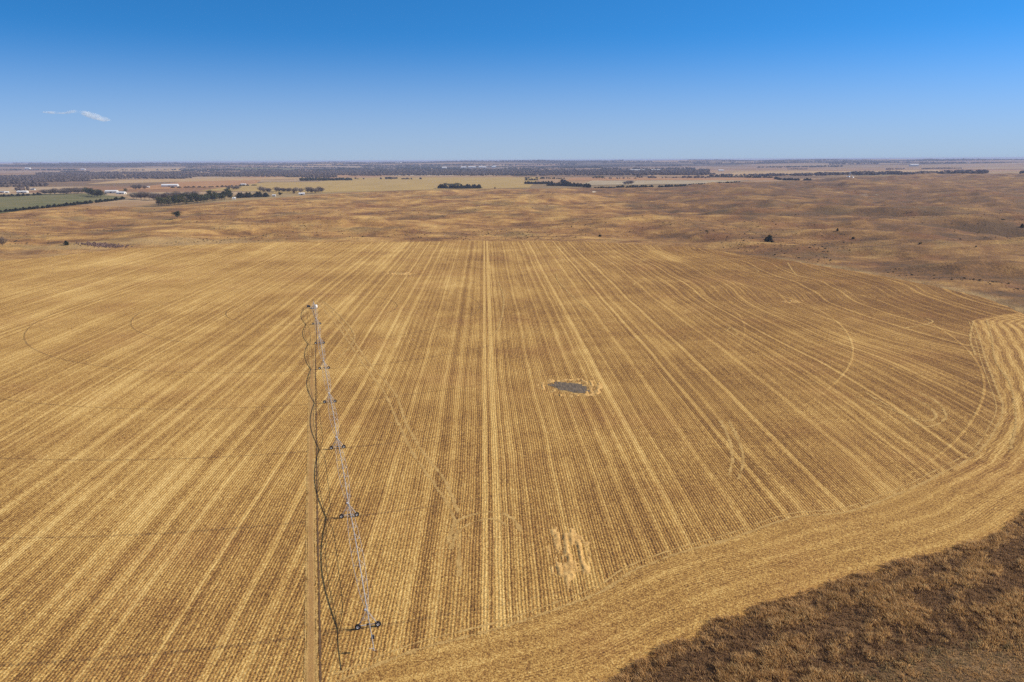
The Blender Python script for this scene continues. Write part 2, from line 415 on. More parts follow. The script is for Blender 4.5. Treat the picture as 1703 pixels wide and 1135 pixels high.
# the field disc, centred on the pivot
def field():
    nt, nrr = 1440, 210
    th = np.linspace(-math.pi, math.pi, nt, endpoint=False); s = np.linspace(0, 1, nrr)**.9
    TH, S = np.meshgrid(th, s, indexing='ij'); RE = Redge(TH)
    r = 1.0+(RE-1.0)*S
    x = PV[0]+r*np.cos(TH); y = PV[1]+r*np.sin(TH); z = height(x, y)+.12
    # rim falls away under the grass
    xr = PV[0]+(RE[:, -1]+1.2)*np.cos(th); yr = PV[1]+(RE[:, -1]+1.2)*np.sin(th)
    x = np.c_[x, xr]; y = np.c_[y, yr]; z = np.c_[z, height(xr, yr)-1.4]; r = np.c_[r, RE[:, -1]+1.2]; TH = np.c_[TH, th]; RE = np.c_[RE, RE[:, -1]]
    n2 = nrr+1
    i, j = np.meshgrid(np.arange(nt), np.arange(n2-1), indexing='ij'); i2 = (i+1) % nt
    F = np.c_[(i*n2+j).ravel(), (i2*n2+j).ravel(), (i2*n2+j+1).ravel(), (i*n2+j+1).ravel()]
    me = mesh_np('field', np.c_[x.ravel(), y.ravel(), z.ravel()], F, True)
    a0 = R(1.9)  # rows run nearly straight away from the camera
    X_, Y_ = x.ravel(), y.ravel()
    rt = sst(20, 330, X_)
    wx = 44*(fbm(X_/230+5, Y_/170+2, 101, 2)-.5)*rt+13*(fbm(X_/85, Y_/70, 103, 2)-.5)*rt
    wx += 1.6*(fbm(X_/90, Y_/120, 105, 1)-.5)
    u = X_*math.cos(a0)+Y_*math.sin(a0)+wx+2.2; t = -X_*math.sin(a0)+Y_*math.cos(a0)
    attr(me, 'rows', np.c_[u, t, u*0], 'FLOAT_VECTOR')
    q0 = g(818, 900); u00 = q0[0]*math.cos(a0)+q0[1]*math.sin(a0); attr(me, 'lane', X_*math.cos(a0)+Y_*math.sin(a0)-u00)
    e = (np.interp(TH, dense, Rd)-r).ravel(); w = 1.4*(fbm(X_/60, Y_/60, 111, 2)-.5)
    attr(me, 'head', np.c_[e+w, (TH*RE).ravel(), (r-Rin(TH)).ravel()], 'FLOAT_VECTOR')
    attr(me, 'pd', r.ravel())
    return tag(link('field', me, STRAW), kind='structure')
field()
def hz(x, y): return float(height(np.array([x]), np.array([y]))[0])
# ribbons laid on the field: the access path and combine tracks
def smooth_line(P, step):
    P = np.array(P, float); out = []
    n = len(P)
    for k in range(n-1):
        p0, p1, p2, p3 = P[max(k-1, 0)], P[k], P[k+1], P[min(k+2, n-1)]
        m = max(2, int(np.linalg.norm(p2-p1)/step))
        for t in np.arange(m)/m:
            out.append(.5*((2*p1)+(-p0+p2)*t+(2*p0-5*p1+4*p2-p3)*t*t+(-p0+3*p1-3*p2+p3)*t**3))
    out.append(P[-1]); return np.array(out)
def ribbon(name, line, width, mat, off=0.0, dz=.03, step=2.5, kind='structure', nw=3):
    L = smooth_line(line, step); t = np.gradient(L, axis=0); t /= np.linalg.norm(t, axis=1)[:, None]+1e-9
    nrm = np.c_[-t[:, 1], t[:, 0]]
    vs = []; q = np.linspace(-.5, .5, nw)
    wv = width*(1+.25*(vn(np.arange(len(L))*.35, np.zeros(len(L)), 7)-.5))
    for k in q: vs.append(L+nrm*(off+k*wv)[:, None] if isinstance(off+k*wv, np.ndarray) else L+nrm*(off+k*wv))
    P2 = np.stack(vs, 1).reshape(-1, 2); z = height(P2[:, 0], P2[:, 1])+.12+dz
    n = len(L); i, j = np.meshgrid(np.arange(n-1), np.arange(nw-1), indexing='ij')
    F = np.c_[(i*nw+j).ravel(), ((i+1)*nw+j).ravel(), ((i+1)*nw+j+1).ravel(), (i*nw+j+1).ravel()]
    me = mesh_np(name, np.c_[P2, z], F, True)
    if sum(p.normal.z for p in me.polygons[:20]) < 0: me.flip_normals()
    attr(me, 'across', np.tile(q, n)); attr(me, 'length', np.repeat(np.arange(n)*step, nw))
    return tag(link(name, me, mat), kind=kind)
def track_mat(name, c1, c2, c3, cover=.5, edge=.32):
    M = Mat(name, .95, .1); P = M.pos(); a = M.attr('across').abs()
    f = M.noise(P, 2.6, 3, .75); m = M.noise(P, .25, 3, .6)
    M.col(M.ramp(f*.65+m*.35, [(.36, c1), (.52, c2), (.68, c3)]))
    M.bump(f*.2, 1.0, .9)
    al = ((edge-a)*1.6+(f-.5)*1.1+(m-.5)*.5+(M.noise(P, .35, 3, .7)-cover)*2.4).ss(-.02, .05)
    M.nt.links.new(al.so, M.b.inputs['Alpha']); return M.m
PATHM = track_mat('sandy_path', (.30, .17, .06), (.45, .275, .095), (.60, .39, .15), .33, .46)
_n2 = PATHM.node_tree; _bc = [l for l in _n2.links if l.to_socket.name == 'Base Color'][0].from_socket
_M = Mat.__new__(Mat); _M.nt = _n2; _M.b = _n2.nodes['Principled BSDF']; _M.m = PATHM
_n2.links.new(_M.mix(_M.attr('across').abs().ss(.34, .20)*.6, _bc, (.33, .18, .065)), _M.b.inputs['Base Color'])
TRACKM = track_mat('crushed_straw_track', (.27, .16, .055), (.47, .295, .10), (.64, .44, .17), .54, .32)
SOILM = track_mat('dark_rut', (.085, .050, .028), (.14, .08, .04), (.22, .13, .06), .47, .36)
pth = [PV-DIR*0+np.array([-1.0, -6])] + [g(x_, y_) for (x_, y_) in [(521,540),(519,600),(518,700),(517,850),(517.5,1000),(517,1180)]]
ribbon('path', pth[2:], 1.7, PATHM, 0, .05)
ribbon('dark_rut', pth, .45, SOILM, 1.75, .06)
ribbon('pale_edge', pth, .6, TRACKM, -1.1, .064)
ribbon('pale_edge', pth, .6, TRACKM, 1.1, .064)
tracks = [
 [(528,503),(560,540),(600,600),(640,655),(660,700),(690,760),(722,805),(750,850),(762,900),(764,960)],
 [(536,502),(566,536),(612,602),(655,652),(676,705),(703,752),(740,800),(762,855)],
 [(745,905),(757,872),(785,857),(820,852),(852,862),(868,888)],
 [(750,915),(764,884),(790,868),(822,864),(846,876)],
 [(1198,700),(1214,735),(1218,765),(1212,792)], [(1212,700),(1230,738),(1236,768),(1228,798)],
 [(1420,660),(1475,680),(1530,700),(1556,696),(1548,680),(1515,662)], [(1440,655),(1500,690),(1540,710),(1572,696),(1560,672),(1530,655)],
 [(1053,474),(1062,467),(1080,465),(1096,466)], [(1137,519),(1146,514),(1165,511),(1190,513)],
 [(1310,437),(1318,447),(1326,456)], [(1228,441),(1252,443),(1262,449),(1248,451)], [(1060,433),(1075,429),(1062,437)],
 [(1208,552),(1216,546),(1226,556),(1216,560)], [(1505,545),(1535,540),(1552,533),(1540,528)], [(560,600),(590,560),(560,520),(536,500)],
 [(1620,530),(1614,560),(1622,590)], [(1642,530),(1650,560),(1656,600),(1680,640),(1690,700),(1680,745)],
 [(830,470),(838,500),(830,545),(815,560)],[(925,455),(930,470),(960,500),(985,520)],
]
for k_, tpx in enumerate(tracks): ribbon('combine_track', [g(*p) for p in tpx], 1.7, TRACKM, 0, .02+.004*k_)
ln = [gt(*p) for p in inner_px]
ribbon('combine_track', ln, 1.5, TRACKM, 0, .03)
ribbon('combine_track', [p + .0 for p in ln], .8, TRACKM, 2.2, .034)
# bare wet hollow in the field
def blob_sheet(name, pts_px, mat, dz, jag=.8, kind='structure'):
    c = [gt(*p) for p in pts_px]; L = smooth_line(c+[c[0]], 1.0)[:-1]
    L = L+jag*np.c_[vn(L[:, 0]*1.1, L[:, 1]*1.1, 5)-.5, vn(L[:, 0]*1.1, L[:, 1]*1.1, 6)-.5]*2
    cen = L.mean(axis=0); rings = [cen+(L-cen)*k for k in np.linspace(.125, 1, 8)]
    P2 = np.concatenate(rings+[cen[None]]); z = height(P2[:, 0], P2[:, 1])+dz; n = len(L)
    i, j = np.meshgrid(np.arange(7), np.arange(n), indexing='ij'); j2 = (j+1) % n
    F = np.c_[(i*n+j).ravel(), (i*n+j2).ravel(), ((i+1)*n+j2).ravel(), ((i+1)*n+j).ravel()]
    a = (L[0]-cen)[0]*(L[5]-cen)[1]-(L[0]-cen)[1]*(L[5]-cen)[0]
    if a > 0: F = F[:, ::-1]
    fs = F.tolist()+[[q_, (q_+1) % n, 8*n] for q_ in range(n)]
    me = bpy.data.meshes.new(name); me.from_pydata(np.c_[P2, z].tolist(), [], fs); me.update()
    attr(me, 'across', np.r_[np.repeat(np.linspace(.125, 1, 8)*.5, n), 0])
    bm_ = __import__('bmesh').new(); bm_.from_mesh(me); __import__('bmesh').ops.recalc_face_normals(bm_, faces=bm_.faces); bm_.to_mesh(me); bm_.free(); me.update()
    if sum(p_.normal.z for p_ in me.polygons) < 0: me.flip_normals()
    return tag(link(name, me, mat), kind=kind)
MUD = Mat('grey_mud', .95, .05); _P = MUD.pos(); _x, _y, _z = MUD.xyz(_P)
_n = MUD.noise(MUD.vec(_x*1.6, _y*.25), 1, 4, .6); MUD.col(MUD.ramp(_n, [(.35, (.095, .075, .058)), (.55, (.15, .12, .09)), (.7, (.25, .18, .11))])); MUD.bump(_n, .3, .6); _a = (MUD.attr('across')+(MUD.noise(_P, .5, 4, .7)-.5)*.75+(MUD.noise(MUD.vec(_x*1.2, _y*.2), 1, 2)-.5)*.3).ss(.50, .44); MUD.nt.links.new(_a.so, MUD.b.inputs['Alpha'])
blob_sheet('bare_ground', [(908,641),(925,636),(950,637),(970,641),(979,647),(976,655),(955,654),(932,649)], MUD.m, .17)
blob_sheet('trampled_straw', [(888,642),(915,629),(955,628),(990,633),(1012,648),(990,664),(950,665),(912,657)], TRACKM, .135, 1.6)
blob_sheet('trampled_straw', [(632,455),(650,452),(680,453),(697,459),(680,460),(650,457)], TRACKM, .14, 1.2)
SANDM = crop_mat('pale_sand', (.42, .33, .22), (.60, .50, .36), .1)
for pp_ in ([(1430,325.2),(1440,324.4),(1462,325.6),(1450,326.3),(1436,326)], [(985,319.4),(989,318.6),(993,319.4),(989,320.2)]): blob_sheet('bare_sand', pp_, SANDM, .35, 2.5)
GRN = crop_mat('green_wheat', (.12, .125, .050), (.20, .17, .075)); YEL = crop_mat('yellow_green_pasture', (.34, .235, .085), (.44, .31, .115))
ORA = crop_mat('orange_stubble', (.33, .17, .075), (.42, .24, .11)); GRY = crop_mat('grey_straw_field', (.33, .26, .16), (.42, .34, .22))
TAN = crop_mat('tan_stubble', (.38, .25, .12), (.46, .32, .16))
def far_field(name, px, mat, dz=.5):
    P = [g(*p) for p in px]; m = len(P); cen = sum(P)/m
    vs = []; K = 14
    for a in np.linspace(0, 1, K):      # quad patch
        for b in np.linspace(0, 1, K):
            q = (P[0]*(1-b)+P[1]*b)*(1-a)+(P[3]*(1-b)+P[2]*b)*a
            vs.append((q[0], q[1], hz(q[0], q[1])+dz))
    F = [(i*K+j, i*K+j+1, (i+1)*K+j+1, (i+1)*K+j) for i in range(K-1) for j in range(K-1)]
    me = mesh_np(name, vs, F, True)
    if me.polygons[0].normal.z < 0: me.flip_normals()
    return tag(link(name, me, mat), kind='structure')
far_field('green_field', [(-60,362),(-60,325),(140,322),(214,329)], GRN)
far_field('pasture', [(445,323),(560,296),(900,295),(880,312.5)], YEL)
far_field('pasture', [(330,318),(440,304),(570,303),(520,320)], YEL, .9)
far_field('stubble_field', [(180,318),(300,303),(440,295),(420,311)], ORA, .6)
far_field('stubble_field', [(140,307),(200,300),(560,293.5),(540,297)], TAN, .7)
far_field('stubble_field', [(940,301),(950,296),(1300,296),(1290,300)], ORA, .6)
far_field('straw_field', [(960,309),(985,301.5),(1250,300.5),(1180,305.5)], GRY, .9)
far_field('stubble_field', [(1190,294),(1230,286),(1560,283),(1580,289)], TAN, .7)
far_field('stubble_field', [(170,285),(200,282.5),(300,282),(300,285)], TAN, .8)
far_field('stubble_field', [(470,279),(480,276.5),(570,276.5),(570,278.3)], TAN, .8)
far_field('green_field', [(380,283.5),(395,281),(490,281),(500,283)], GRN, .8)
# ------------------------------------------------------------------ vegetation meshes
def icos(sub_=0):
    t = (1+5**.5)/2
    v = np.array([(-1,t,0),(1,t,0),(-1,-t,0),(1,-t,0),(0,-1,t),(0,1,t),(0,-1,-t),(0,1,-t),(t,0,-1),(t,0,1),(-t,0,-1),(-t,0,1)], float)
    v /= np.linalg.norm(v[0])
    f = np.array([(0,11,5),(0,5,1),(0,1,7),(0,7,10),(0,10,11),(1,5,9),(5,11,4),(11,10,2),(10,7,6),(7,1,8),(3,9,4),(3,4,2),(3,2,6),(3,6,8),(3,8,9),(4,9,5),(2,4,11),(6,2,10),(8,6,7),(9,8,1)])
    return v, f
IV, IF = icos()
def leaf_cloud(centers, radii, n, size, rs, up=.3):
    "n small triangles through each lobe's volume, denser to its skin"
    V = []; F = []
    for c, r in zip(centers, radii):
        d = rs.normal(size=(n, 3)); d /= np.linalg.norm(d, axis=1)[:, None]
        q = np.array(c)+d*np.array(r)*(rs.rand(n, 1)**.35)*(1+.18*rs.normal(size=(n, 1)))
        a = rs.normal(size=(n, 3)); b = rs.normal(size=(n, 3)); s = size*(.6+.8*rs.rand(n, 1))
        a = a/np.linalg.norm(a, axis=1)[:, None]*s; b = b/np.linalg.norm(b, axis=1)[:, None]*s
        V.append(np.stack([q-a*.5-b*.3, q+a*.5-b*.3, q+b*.7], 1).reshape(-1, 3))
    V = np.concatenate(V); F = np.arange(len(V)).reshape(-1, 3)
    return V, F
BARK = simple('bark', (.10, .075, .055), .9); BARE = leaf_mat('bare_twigs', (.135, .105, .09), (.21, .17, .145), (.24, .20, .15))
CEDAR = leaf_mat('cedar_needles', (.018, .026, .014), (.040, .050, .024), (.055, .055, .028)); OAKL = leaf_mat('dark_leaves', (.035, .045, .020), (.075, .085, .038), (.10, .085, .035))
WILL = leaf_mat('pale_willow', (.13, .125, .07), (.21, .20, .12)); RUSTL = leaf_mat('rust_leaves', (.13, .075, .03), (.20, .12, .05))
def trunk_mesh(h, r, seed, limbs=4, spread=.35):
    b = MB(); rg = random.Random(seed)
    b.tube([(0, 0, -1.0), (.03*h*rg.uniform(-1, 1), 0, h*.35), (0, .03*h, h*.75)], r, 6, r2=r*.35)
    for k in range(limbs):
        a = rg.uniform(0, 6.28); z0 = h*rg.uniform(.25, .5); q = h*spread*rg.uniform(.7, 1.1)
        b.tube([(0, 0, z0), (math.cos(a)*q*.5, math.sin(a)*q*.5, z0+h*.15), (math.cos(a)*q, math.sin(a)*q, z0+h*.38)], r*.45, 5, r2=r*.12)
    me = bpy.data.meshes.new('trunk'); me.from_pydata(b.v, [], b.f); me.update(); return me
def crown_mesh(kind, seed):
    rs = np.random.RandomState(seed); rg = random.Random(seed)
    if kind == 'cedar':      # unit height, ragged cone
        cs = []; rd = []
        for k in range(16):
            z = .10+.80*k/15; w = .34*(1-z)**.75*(1-.35*(z < .15))+.05
            for m in range(3 if z < .7 else 1):
                a = rg.uniform(0, 6.28); q = w*rg.uniform(.25, .75)*(1 if z < .8 else .1)
                cs.append((math.cos(a)*q, math.sin(a)*q, z)); rd.append((w*.55, w*.55, .10))
        V, F = leaf_cloud(cs, rd, 34, .075, rs)
    elif kind == 'oak':
        cs = []; rd = []
        for k in range(20):
            a = rg.uniform(0, 6.28); q = rg.uniform(.0, .46)*(k/20.)**.5; z = rg.uniform(.34, .86)-.28*(q*1.6)**2
            cs.append((math.cos(a)*q, math.sin(a)*q, z)); s = rg.uniform(.13, .22); rd.append((s, s, s*.7))
        V, F = leaf_cloud(cs, rd, 60, .062, rs)
    elif kind == 'shrub':
        cs = []; rd = []
        for k in range(9):
            a = rg.uniform(0, 6.28); q = rg.uniform(0, .45)
            cs.append((math.cos(a)*q, math.sin(a)*q, rg.uniform(.25, .65)-.3*q)); s = rg.uniform(.2, .32); rd.append((s, s, s))
        V, F = leaf_cloud(cs, rd, 60, .11, rs)
    else:                    # bare: fine twigs as slivers fanning out of the limbs
        n = 900; a = rs.rand(n)*6.28; q = (rs.rand(n)**.6)*.42
        lob = 1+.25*np.sin(a*3+seed)+.12*np.sin(a*7+seed*2)
        zt = .30+.68*rs.rand(n)**.8*(1-(q/.46)**2.2*.45)
        q = q*lob*np.clip(zt*1.6, .3, 1)
        p = np.c_[np.cos(a)*q, np.sin(a)*q, zt]
        d = p-np.array([0, 0, .15]); d /= np.linalg.norm(d, axis=1)[:, None]; d += .35*rs.normal(size=(n, 3)); ln = .10+.10*rs.rand(n, 1)
        s = np.cross(d, rs.normal(size=(n, 3))); s /= np.linalg.norm(s, axis=1)[:, None]
        w = .0075
        V = np.stack([p-d*ln*.6-s*w, p-d*ln*.6+s*w, p+d*ln*.6], 1).reshape(-1, 3); F = np.arange(len(V)).reshape(-1, 3)
    return mesh_np('crown', V, F)
LIB = {}
for kind, mat, nv in (('cedar', CEDAR, 4), ('oak', OAKL, 4), ('bare', BARE, 4), ('shrub', OAKL, 3), ('willow', WILL, 2), ('rust', RUSTL, 1)):
    LIB[kind] = []
    for s_ in range(nv):
        cm = crown_mesh({'willow': 'oak', 'rust': 'oak'}.get(kind, kind), 100+s_*7+len(kind)); cm.materials.append(mat)
        tm = trunk_mesh(.9 if kind != 'shrub' else .5, .028 if kind != 'bare' else .020, s_, {'cedar': 0, 'shrub': 3}.get(kind, 6), .36); tm.materials.append(BARK)
        LIB[kind].append((cm, tm))
NM = {'cedar': 'cedar_tree', 'oak': 'leafy_tree', 'bare': 'bare_tree', 'shrub': 'shrub', 'willow': 'willow_tree', 'rust': 'rusty_tree'}
def tree(kind, x, y, h, w, label, group=None, cat='tree'):
    cm, tm = random.choice(LIB[kind])
    r = bpy.data.objects.new(NM[kind], None); C.objects.link(r)
    r.location = (x, y, hz(x, y)); r.rotation_euler = (0, 0, random.uniform(0, 6.28)); r.scale = (w, w, h)
    tag(r, label, cat, group)
    for nm, me in (('crown', cm), ('trunk', tm)):
        o = bpy.data.objects.new(nm, me); C.objects.link(o); o.parent = r
    return r
def px_m(px, py):
    q = g(px, py); return math.hypot(q[0], q[1])/FPX
def row(kind, pts, n, hpx, wpx, label, group, jx=1.0, jd=0.0, mixk=None):
    "n trees along a pixel polyline; sizes in photograph pixels"
    wpx *= {'cedar': 1.35, 'bare': 1.6, 'oak': 1.35}.get(kind, 1.2); L = [0]
    for a, b in zip(pts, pts[1:]): L.append(L[-1]+math.hypot(b[0]-a[0], b[1]-a[1]))
    for k in range(n):
        s = (k+.5+random.uniform(-.3, .3))/n*L[-1]
        px = np.interp(s, L, [p[0] for p in pts]); py = np.interp(s, L, [p[1] for p in pts])
        q = gt(px, py); m = math.hypot(*q)/FPX; u = q/np.linalg.norm(q); back = random.uniform(0, jd)*m*6
        q = q+u*back+np.array([-u[1], u[0]])*random.uniform(-jx, jx)*m
        kk = kind if not mixk or random.random() < .7 else mixk
        sc = random.uniform(.72, 1.15)
        tree(kk, q[0], q[1], hpx*m*sc, wpx*m*random.uniform(.85, 1.2)/(.62 if kk == 'cedar' else .95), label, group)
row('cedar', [(0,354),(60,348),(130,341),(208,332)], 44, 4.6, 5.2, 'low dark cedar in the long hedgerow below the green field', 'cedars in the hedgerow by the green field', 1.5)
row('oak', [(258,344),(300,341),(345,337),(385,332)], 18, 13.5, 13, 'dark leafy tree in the front of the thick windbreak', 'leafy trees of the thick windbreak', 2, 1)
row('oak', [(270,341),(320,337),(385,330)], 15, 14.5, 13, 'dark leafy tree in the front of the thick windbreak', 'leafy trees of the thick windbreak', 2, 3)
row('cedar', [(392,330),(418,329),(446,328)], 11, 8, 8, 'dark cedar at the right end of the thick windbreak', 'cedars ending the thick windbreak', 2, 1)
row('bare', [(218,331),(250,334),(290,332),(325,329)], 24, 11, 10, 'grey leafless tree in the belt left of the thick windbreak', 'leafless trees beside the thick windbreak', 3, 4)
row('bare', [(74,324),(110,324),(146,322)], 20, 9, 9, 'grey leafless tree above the top edge of the green field', 'leafless trees above the green field', 3, 2)
row('oak', [(145,325),(156,328),(169,329)], 9, 11, 11, 'dark tree in the clump at the green field corner', 'dark trees at the green field corner', 2, 2)
row('cedar', [(0,328),(35,327),(70,325)], 12, 4, 5, 'low cedar along the left upper edge of the green field', 'cedars above the green field', 2, 1)
row('bare', [(430,320),(445,321),(452,321)], 5, 9, 7, 'bare spreading tree in the line across the yellow pasture', 'bare trees across the yellow pasture', 2)
row('bare', [(458,320),(480,320),(505,321)], 10, 8, 7, 'bare spreading tree in the line across the yellow pasture', 'bare trees across the yellow pasture', 2)
row('bare', [(512,322),(525,322),(538,321)], 9, 10, 7, 'bare spreading tree in the line across the yellow pasture', 'bare trees across the yellow pasture', 2, 1)
row('cedar', [(730,314),(760,314.5),(799,314)], 22, 7, 7, 'dark cedar in the oval grove beyond the dunes', 'cedars in the oval grove', 2, 1)
row('willow', [(738,312),(765,311.5)], 5, 8, 8, 'pale green tree rising behind the cedars of the oval grove', 'pale trees in the oval grove', 1)
row('cedar', [(873,306.5),(900,306.5),(919,306)], 14, 5.0, 5, 'dark cedar in the short upper row left of the grey field', 'cedars in the short upper row', 1)
row('cedar', [(911,309.5),(945,310),(965,311),(982,313)], 22, 6.4, 6, 'dark cedar in the long clump left of the grey field', 'cedars in the long clump', 1, 1)
row('cedar', [(875,300.5),(895,300.5)], 6, 3, 4, 'small dark cedar alone above the short upper row', 'small cedars above the short row', 1)
row('cedar', [(934,304),(946,307)], 5, 6, 6, 'dark cedar standing tall behind the long clump', 'tall cedars behind the long clump', 1)
row('cedar', [(989,313),(1022,313)], 9, 2.6, 4, 'low dark cedar in the broken hedge left of the gap', 'cedars in the broken hedge', .5)
row('cedar', [(1024,312.5),(1039,312)], 5, 4, 4, 'low dark cedar in the broken hedge left of the gap', 'cedars in the broken hedge', .5)
row('cedar', [(1043,312.3),(1084,312)], 13, 4, 4.5, 'low dark cedar in the broken hedge left of the gap', 'cedars in the broken hedge', .5)
row('cedar', [(1095,312),(1142,309.8)], 15, 3.6, 4.2, 'low dark cedar in the hedge climbing right of the gap', 'cedars in the climbing hedge', .5)
row('cedar', [(1145,309.6),(1200,306.5),(1230,305)], 24, 3.6, 4.4, 'low dark cedar in the hedge climbing right of the gap', 'cedars in the climbing hedge', .5)
row('bare', [(1037,308),(1050,308)], 4, 7, 7, 'grey bare tree standing in the pale grey field', 'bare trees in the pale grey field', 1, 1)
row('willow', [(985,298),(1005,298)], 6, 5, 5, 'pale green willow at the back of the orange stubble', 'willows behind the orange stubble', 1, 1)
row('cedar', [(1287,298),(1303,300.5),(1317,300.5),(1330,300.5)], 12, 4, 4.6, 'dark cedar at the right foot of the orange field', 'cedars below the orange field', .6)
row('cedar', [(1337,300.5),(1349,300.5)], 4, 3.4, 4, 'small round cedar past the end of the dark row', 'small round cedars past the dark row', .6)
row('cedar', [(1180,294.5),(1250,296),(1285,296.3)], 24, 3.2, 4.4, 'dark cedar in the low row behind the orange field', 'cedars behind the orange field', .6)
row('bare', [(380,316),(400,316)], 4, 7, 6, 'lone bare tree between windbreak and yellow pasture', 'bare trees behind the windbreak', 3)
row('bare', [(218,316),(240,316)], 6, 8, 6, 'bare tree between the white sheds and windbreak', 'bare trees beside the white sheds', 3, 1)
row('cedar', [(285,313),(340,312.5),(430,309)], 22, 2.6, 4.4, 'low cedar in the hedge below the long white barn', 'cedars below the long white barn', 1)
def at(kind, px, py, hpx, wpx, label, cat='tree'):
    q = gt(px, py); m = math.hypot(*q)/FPX
    tree(kind, q[0], q[1], hpx*m, wpx*m/(.62 if kind == 'cedar' else .95), label, None, cat)
at('oak', 295, 365.5, 12, 18, 'large round dark tree standing alone in the left prairie')
at('cedar', 1279, 404.5, 13.5, 15, 'tallest conical cedar just beyond the field on the right')
at('cedar', 110, 408, 7, 8, 'small dark round cedar near the left field corner')
at('bare', 4, 410, 13, 17, 'broad bare brown tree at the left picture edge')
at('cedar', 998, 394, 4, 6, 'tiny dark cedar above the middle of the field edge', 'tree')
at('shrub', 1175, 386.5, 4, 5, 'small dark shrub left of the tallest conical cedar', 'shrub')
at('shrub', 1237, 401, 2.5, 3, 'tiny dark shrub close left of the tallest cedar', 'shrub')
at('cedar', 1392, 389, 5, 4, 'narrow dark cedar right of the tallest cedar')
at('cedar', 1419, 398, 4, 5, 'squat dark cedar below the narrow one on the dune')
at('shrub', 1530, 407, 4, 5, 'low dark shrub on the right prairie slope', 'shrub')
at('cedar', 1700, 379, 6, 6, 'dark cedar cut by the right picture edge')
at('shrub', 1665, 379.5, 2.5, 6, 'flat wide dark shrub near the right picture edge', 'shrub')
at('shrub', 1680, 386, 2.5, 4, 'small dark shrub just inside the right picture edge', 'shrub')
at('shrub', 1623, 412, 3, 3, 'small shrub low on the far right prairie', 'shrub')
at('shrub', 1597, 399, 2, 3, 'tiny shrub halfway up the far right prairie', 'shrub')
at('rust', 489, 324, 7, 6, 'small rust coloured tree beside the white shed')
at('oak', 466, 326, 6, 9, 'low dark tree between the two small white sheds')
at('oak', 209, 321, 7, 9, 'dark round tree right of the paired white sheds')
at('rust', 823, 315, 3.5, 4.5, 'small rusty tree right of the oval grove')
at('shrub', 724, 314.5, 1.8, 4, 'low bush at the left tip of the oval grove', 'shrub')
at('shrub', 1440, 299, 2, 3, 'small dark bush right of the white grain elevator', 'shrub')
# ---- far woods, too many trees to tell apart
def woods(name, belts, mat, hm, seed, label):
    rs = np.random.RandomState(seed); Vs = []; n_tot = 0
    for (x0, y0, x1, y1, dens, thick, hh) in belts:       # pixel segment of the belt's foot
        a = g(x0, y0); b = g(x1, y1); L = np.linalg.norm(b-a); n = int(L*dens*3.6)
        t = rs.rand(n); keep = vn(t*L/330+seed, t*0+y0*.7, seed) > .22; t = t[keep]; n = len(t)
        p = a+(b-a)*t[:, None]; d = np.linalg.norm(p, axis=1)[:, None]
        lump = 60*(vn(t*L/140, t*0, seed+3)-.5)[:, None]
        p = p+p/d*(thick*rs.rand(n)[:, None]+lump)
        h = hh*(.6+.55*rs.rand(n))*(.75+.5*vn(t*L/90, t*0, seed+1)); w = h*(.50+.35*rs.rand(n))
        z = height(p[:, 0], p[:, 1])
        c = np.c_[p, z+h*.52]
        v = IV[None]*(1+.45*(rs.rand(n, 12, 1)-.5))*np.stack([w, w, h*.54], 1)[:, None, :]+c[:, None, :]
        Vs.append(v.reshape(-1, 3)); n_tot += n
    V = np.concatenate(Vs); F = (IF[None]+12*np.arange(n_tot)[:, None, None]).reshape(-1, 3)
    print(name, n_tot)
    return tag(link(name, mesh_np(name, V, F), mat), label, 'woods', None, 'stuff')
def wood_mat(name, c1, c2):
    M = Mat(name, .95, .05); P = M.pos(); n = M.noise(P, .07, 2); m = M.noise(P, .004, 3)
    M.col(M.mix((n*.6+m*.4).ss(.38, .62), c1, c2)); M.bump(M.noise(P, .6, 2), 3, 1.0); return M.m
WB = wood_mat('bare_wood', (.055, .044, .040), (.115, .090, .080)); WE = wood_mat('evergreen_wood', (.012, .017, .012), (.030, .036, .024)); WH = wood_mat('horizon_wood', (.022, .024, .022), (.05, .05, .044))
b1 = []
for yy in np.linspace(299, 288.5, 11):
    b1.append((-80, yy+8-.0*yy, 150, yy+3.0, .10, 160, 12))
for yy in np.linspace(297, 287, 10):
    b1.append((60, yy+2, 560, yy-.8, .08, 220, 12))
for yy in np.linspace(293, 285, 9):
    b1.append((400, yy, 1180, yy-.6, .075, 300, 13))
b1 += [(-40, 320, 60, 317, .12, 200, 11), (-60, 314, 80, 310, .12, 200, 11), (-60, 310, 60, 305, .12, 200, 11), (1100, 291.5, 1190, 291.3, .06, 200, 12)]
for yy in (293.6, 292.8): b1 += [(1255, yy, 1345, yy, .08, 120, 13), (1345, yy-.3, 1455, yy-.3, .10, 150, 17), (1455, yy-.2, 1760, yy-1, .09, 150, 17)]
b1 += [(1470, 282.5, 1600, 281, .05, 100, 10), (1310, 282.5, 1350, 282, .05, 100, 10), (1540,286,1620,285.5,.05,80,10), (1000,298,1060,298,.02,60,8), (560,299,700,299,.012,120,9), (1060,296.5,1180,296.3,.03,120,10), (1180,293.5,1290,293,.05,200,11)]
woods('bare_woods', b1, WB, 12, 5, 'wide belt of grey leafless woods along the far valley')
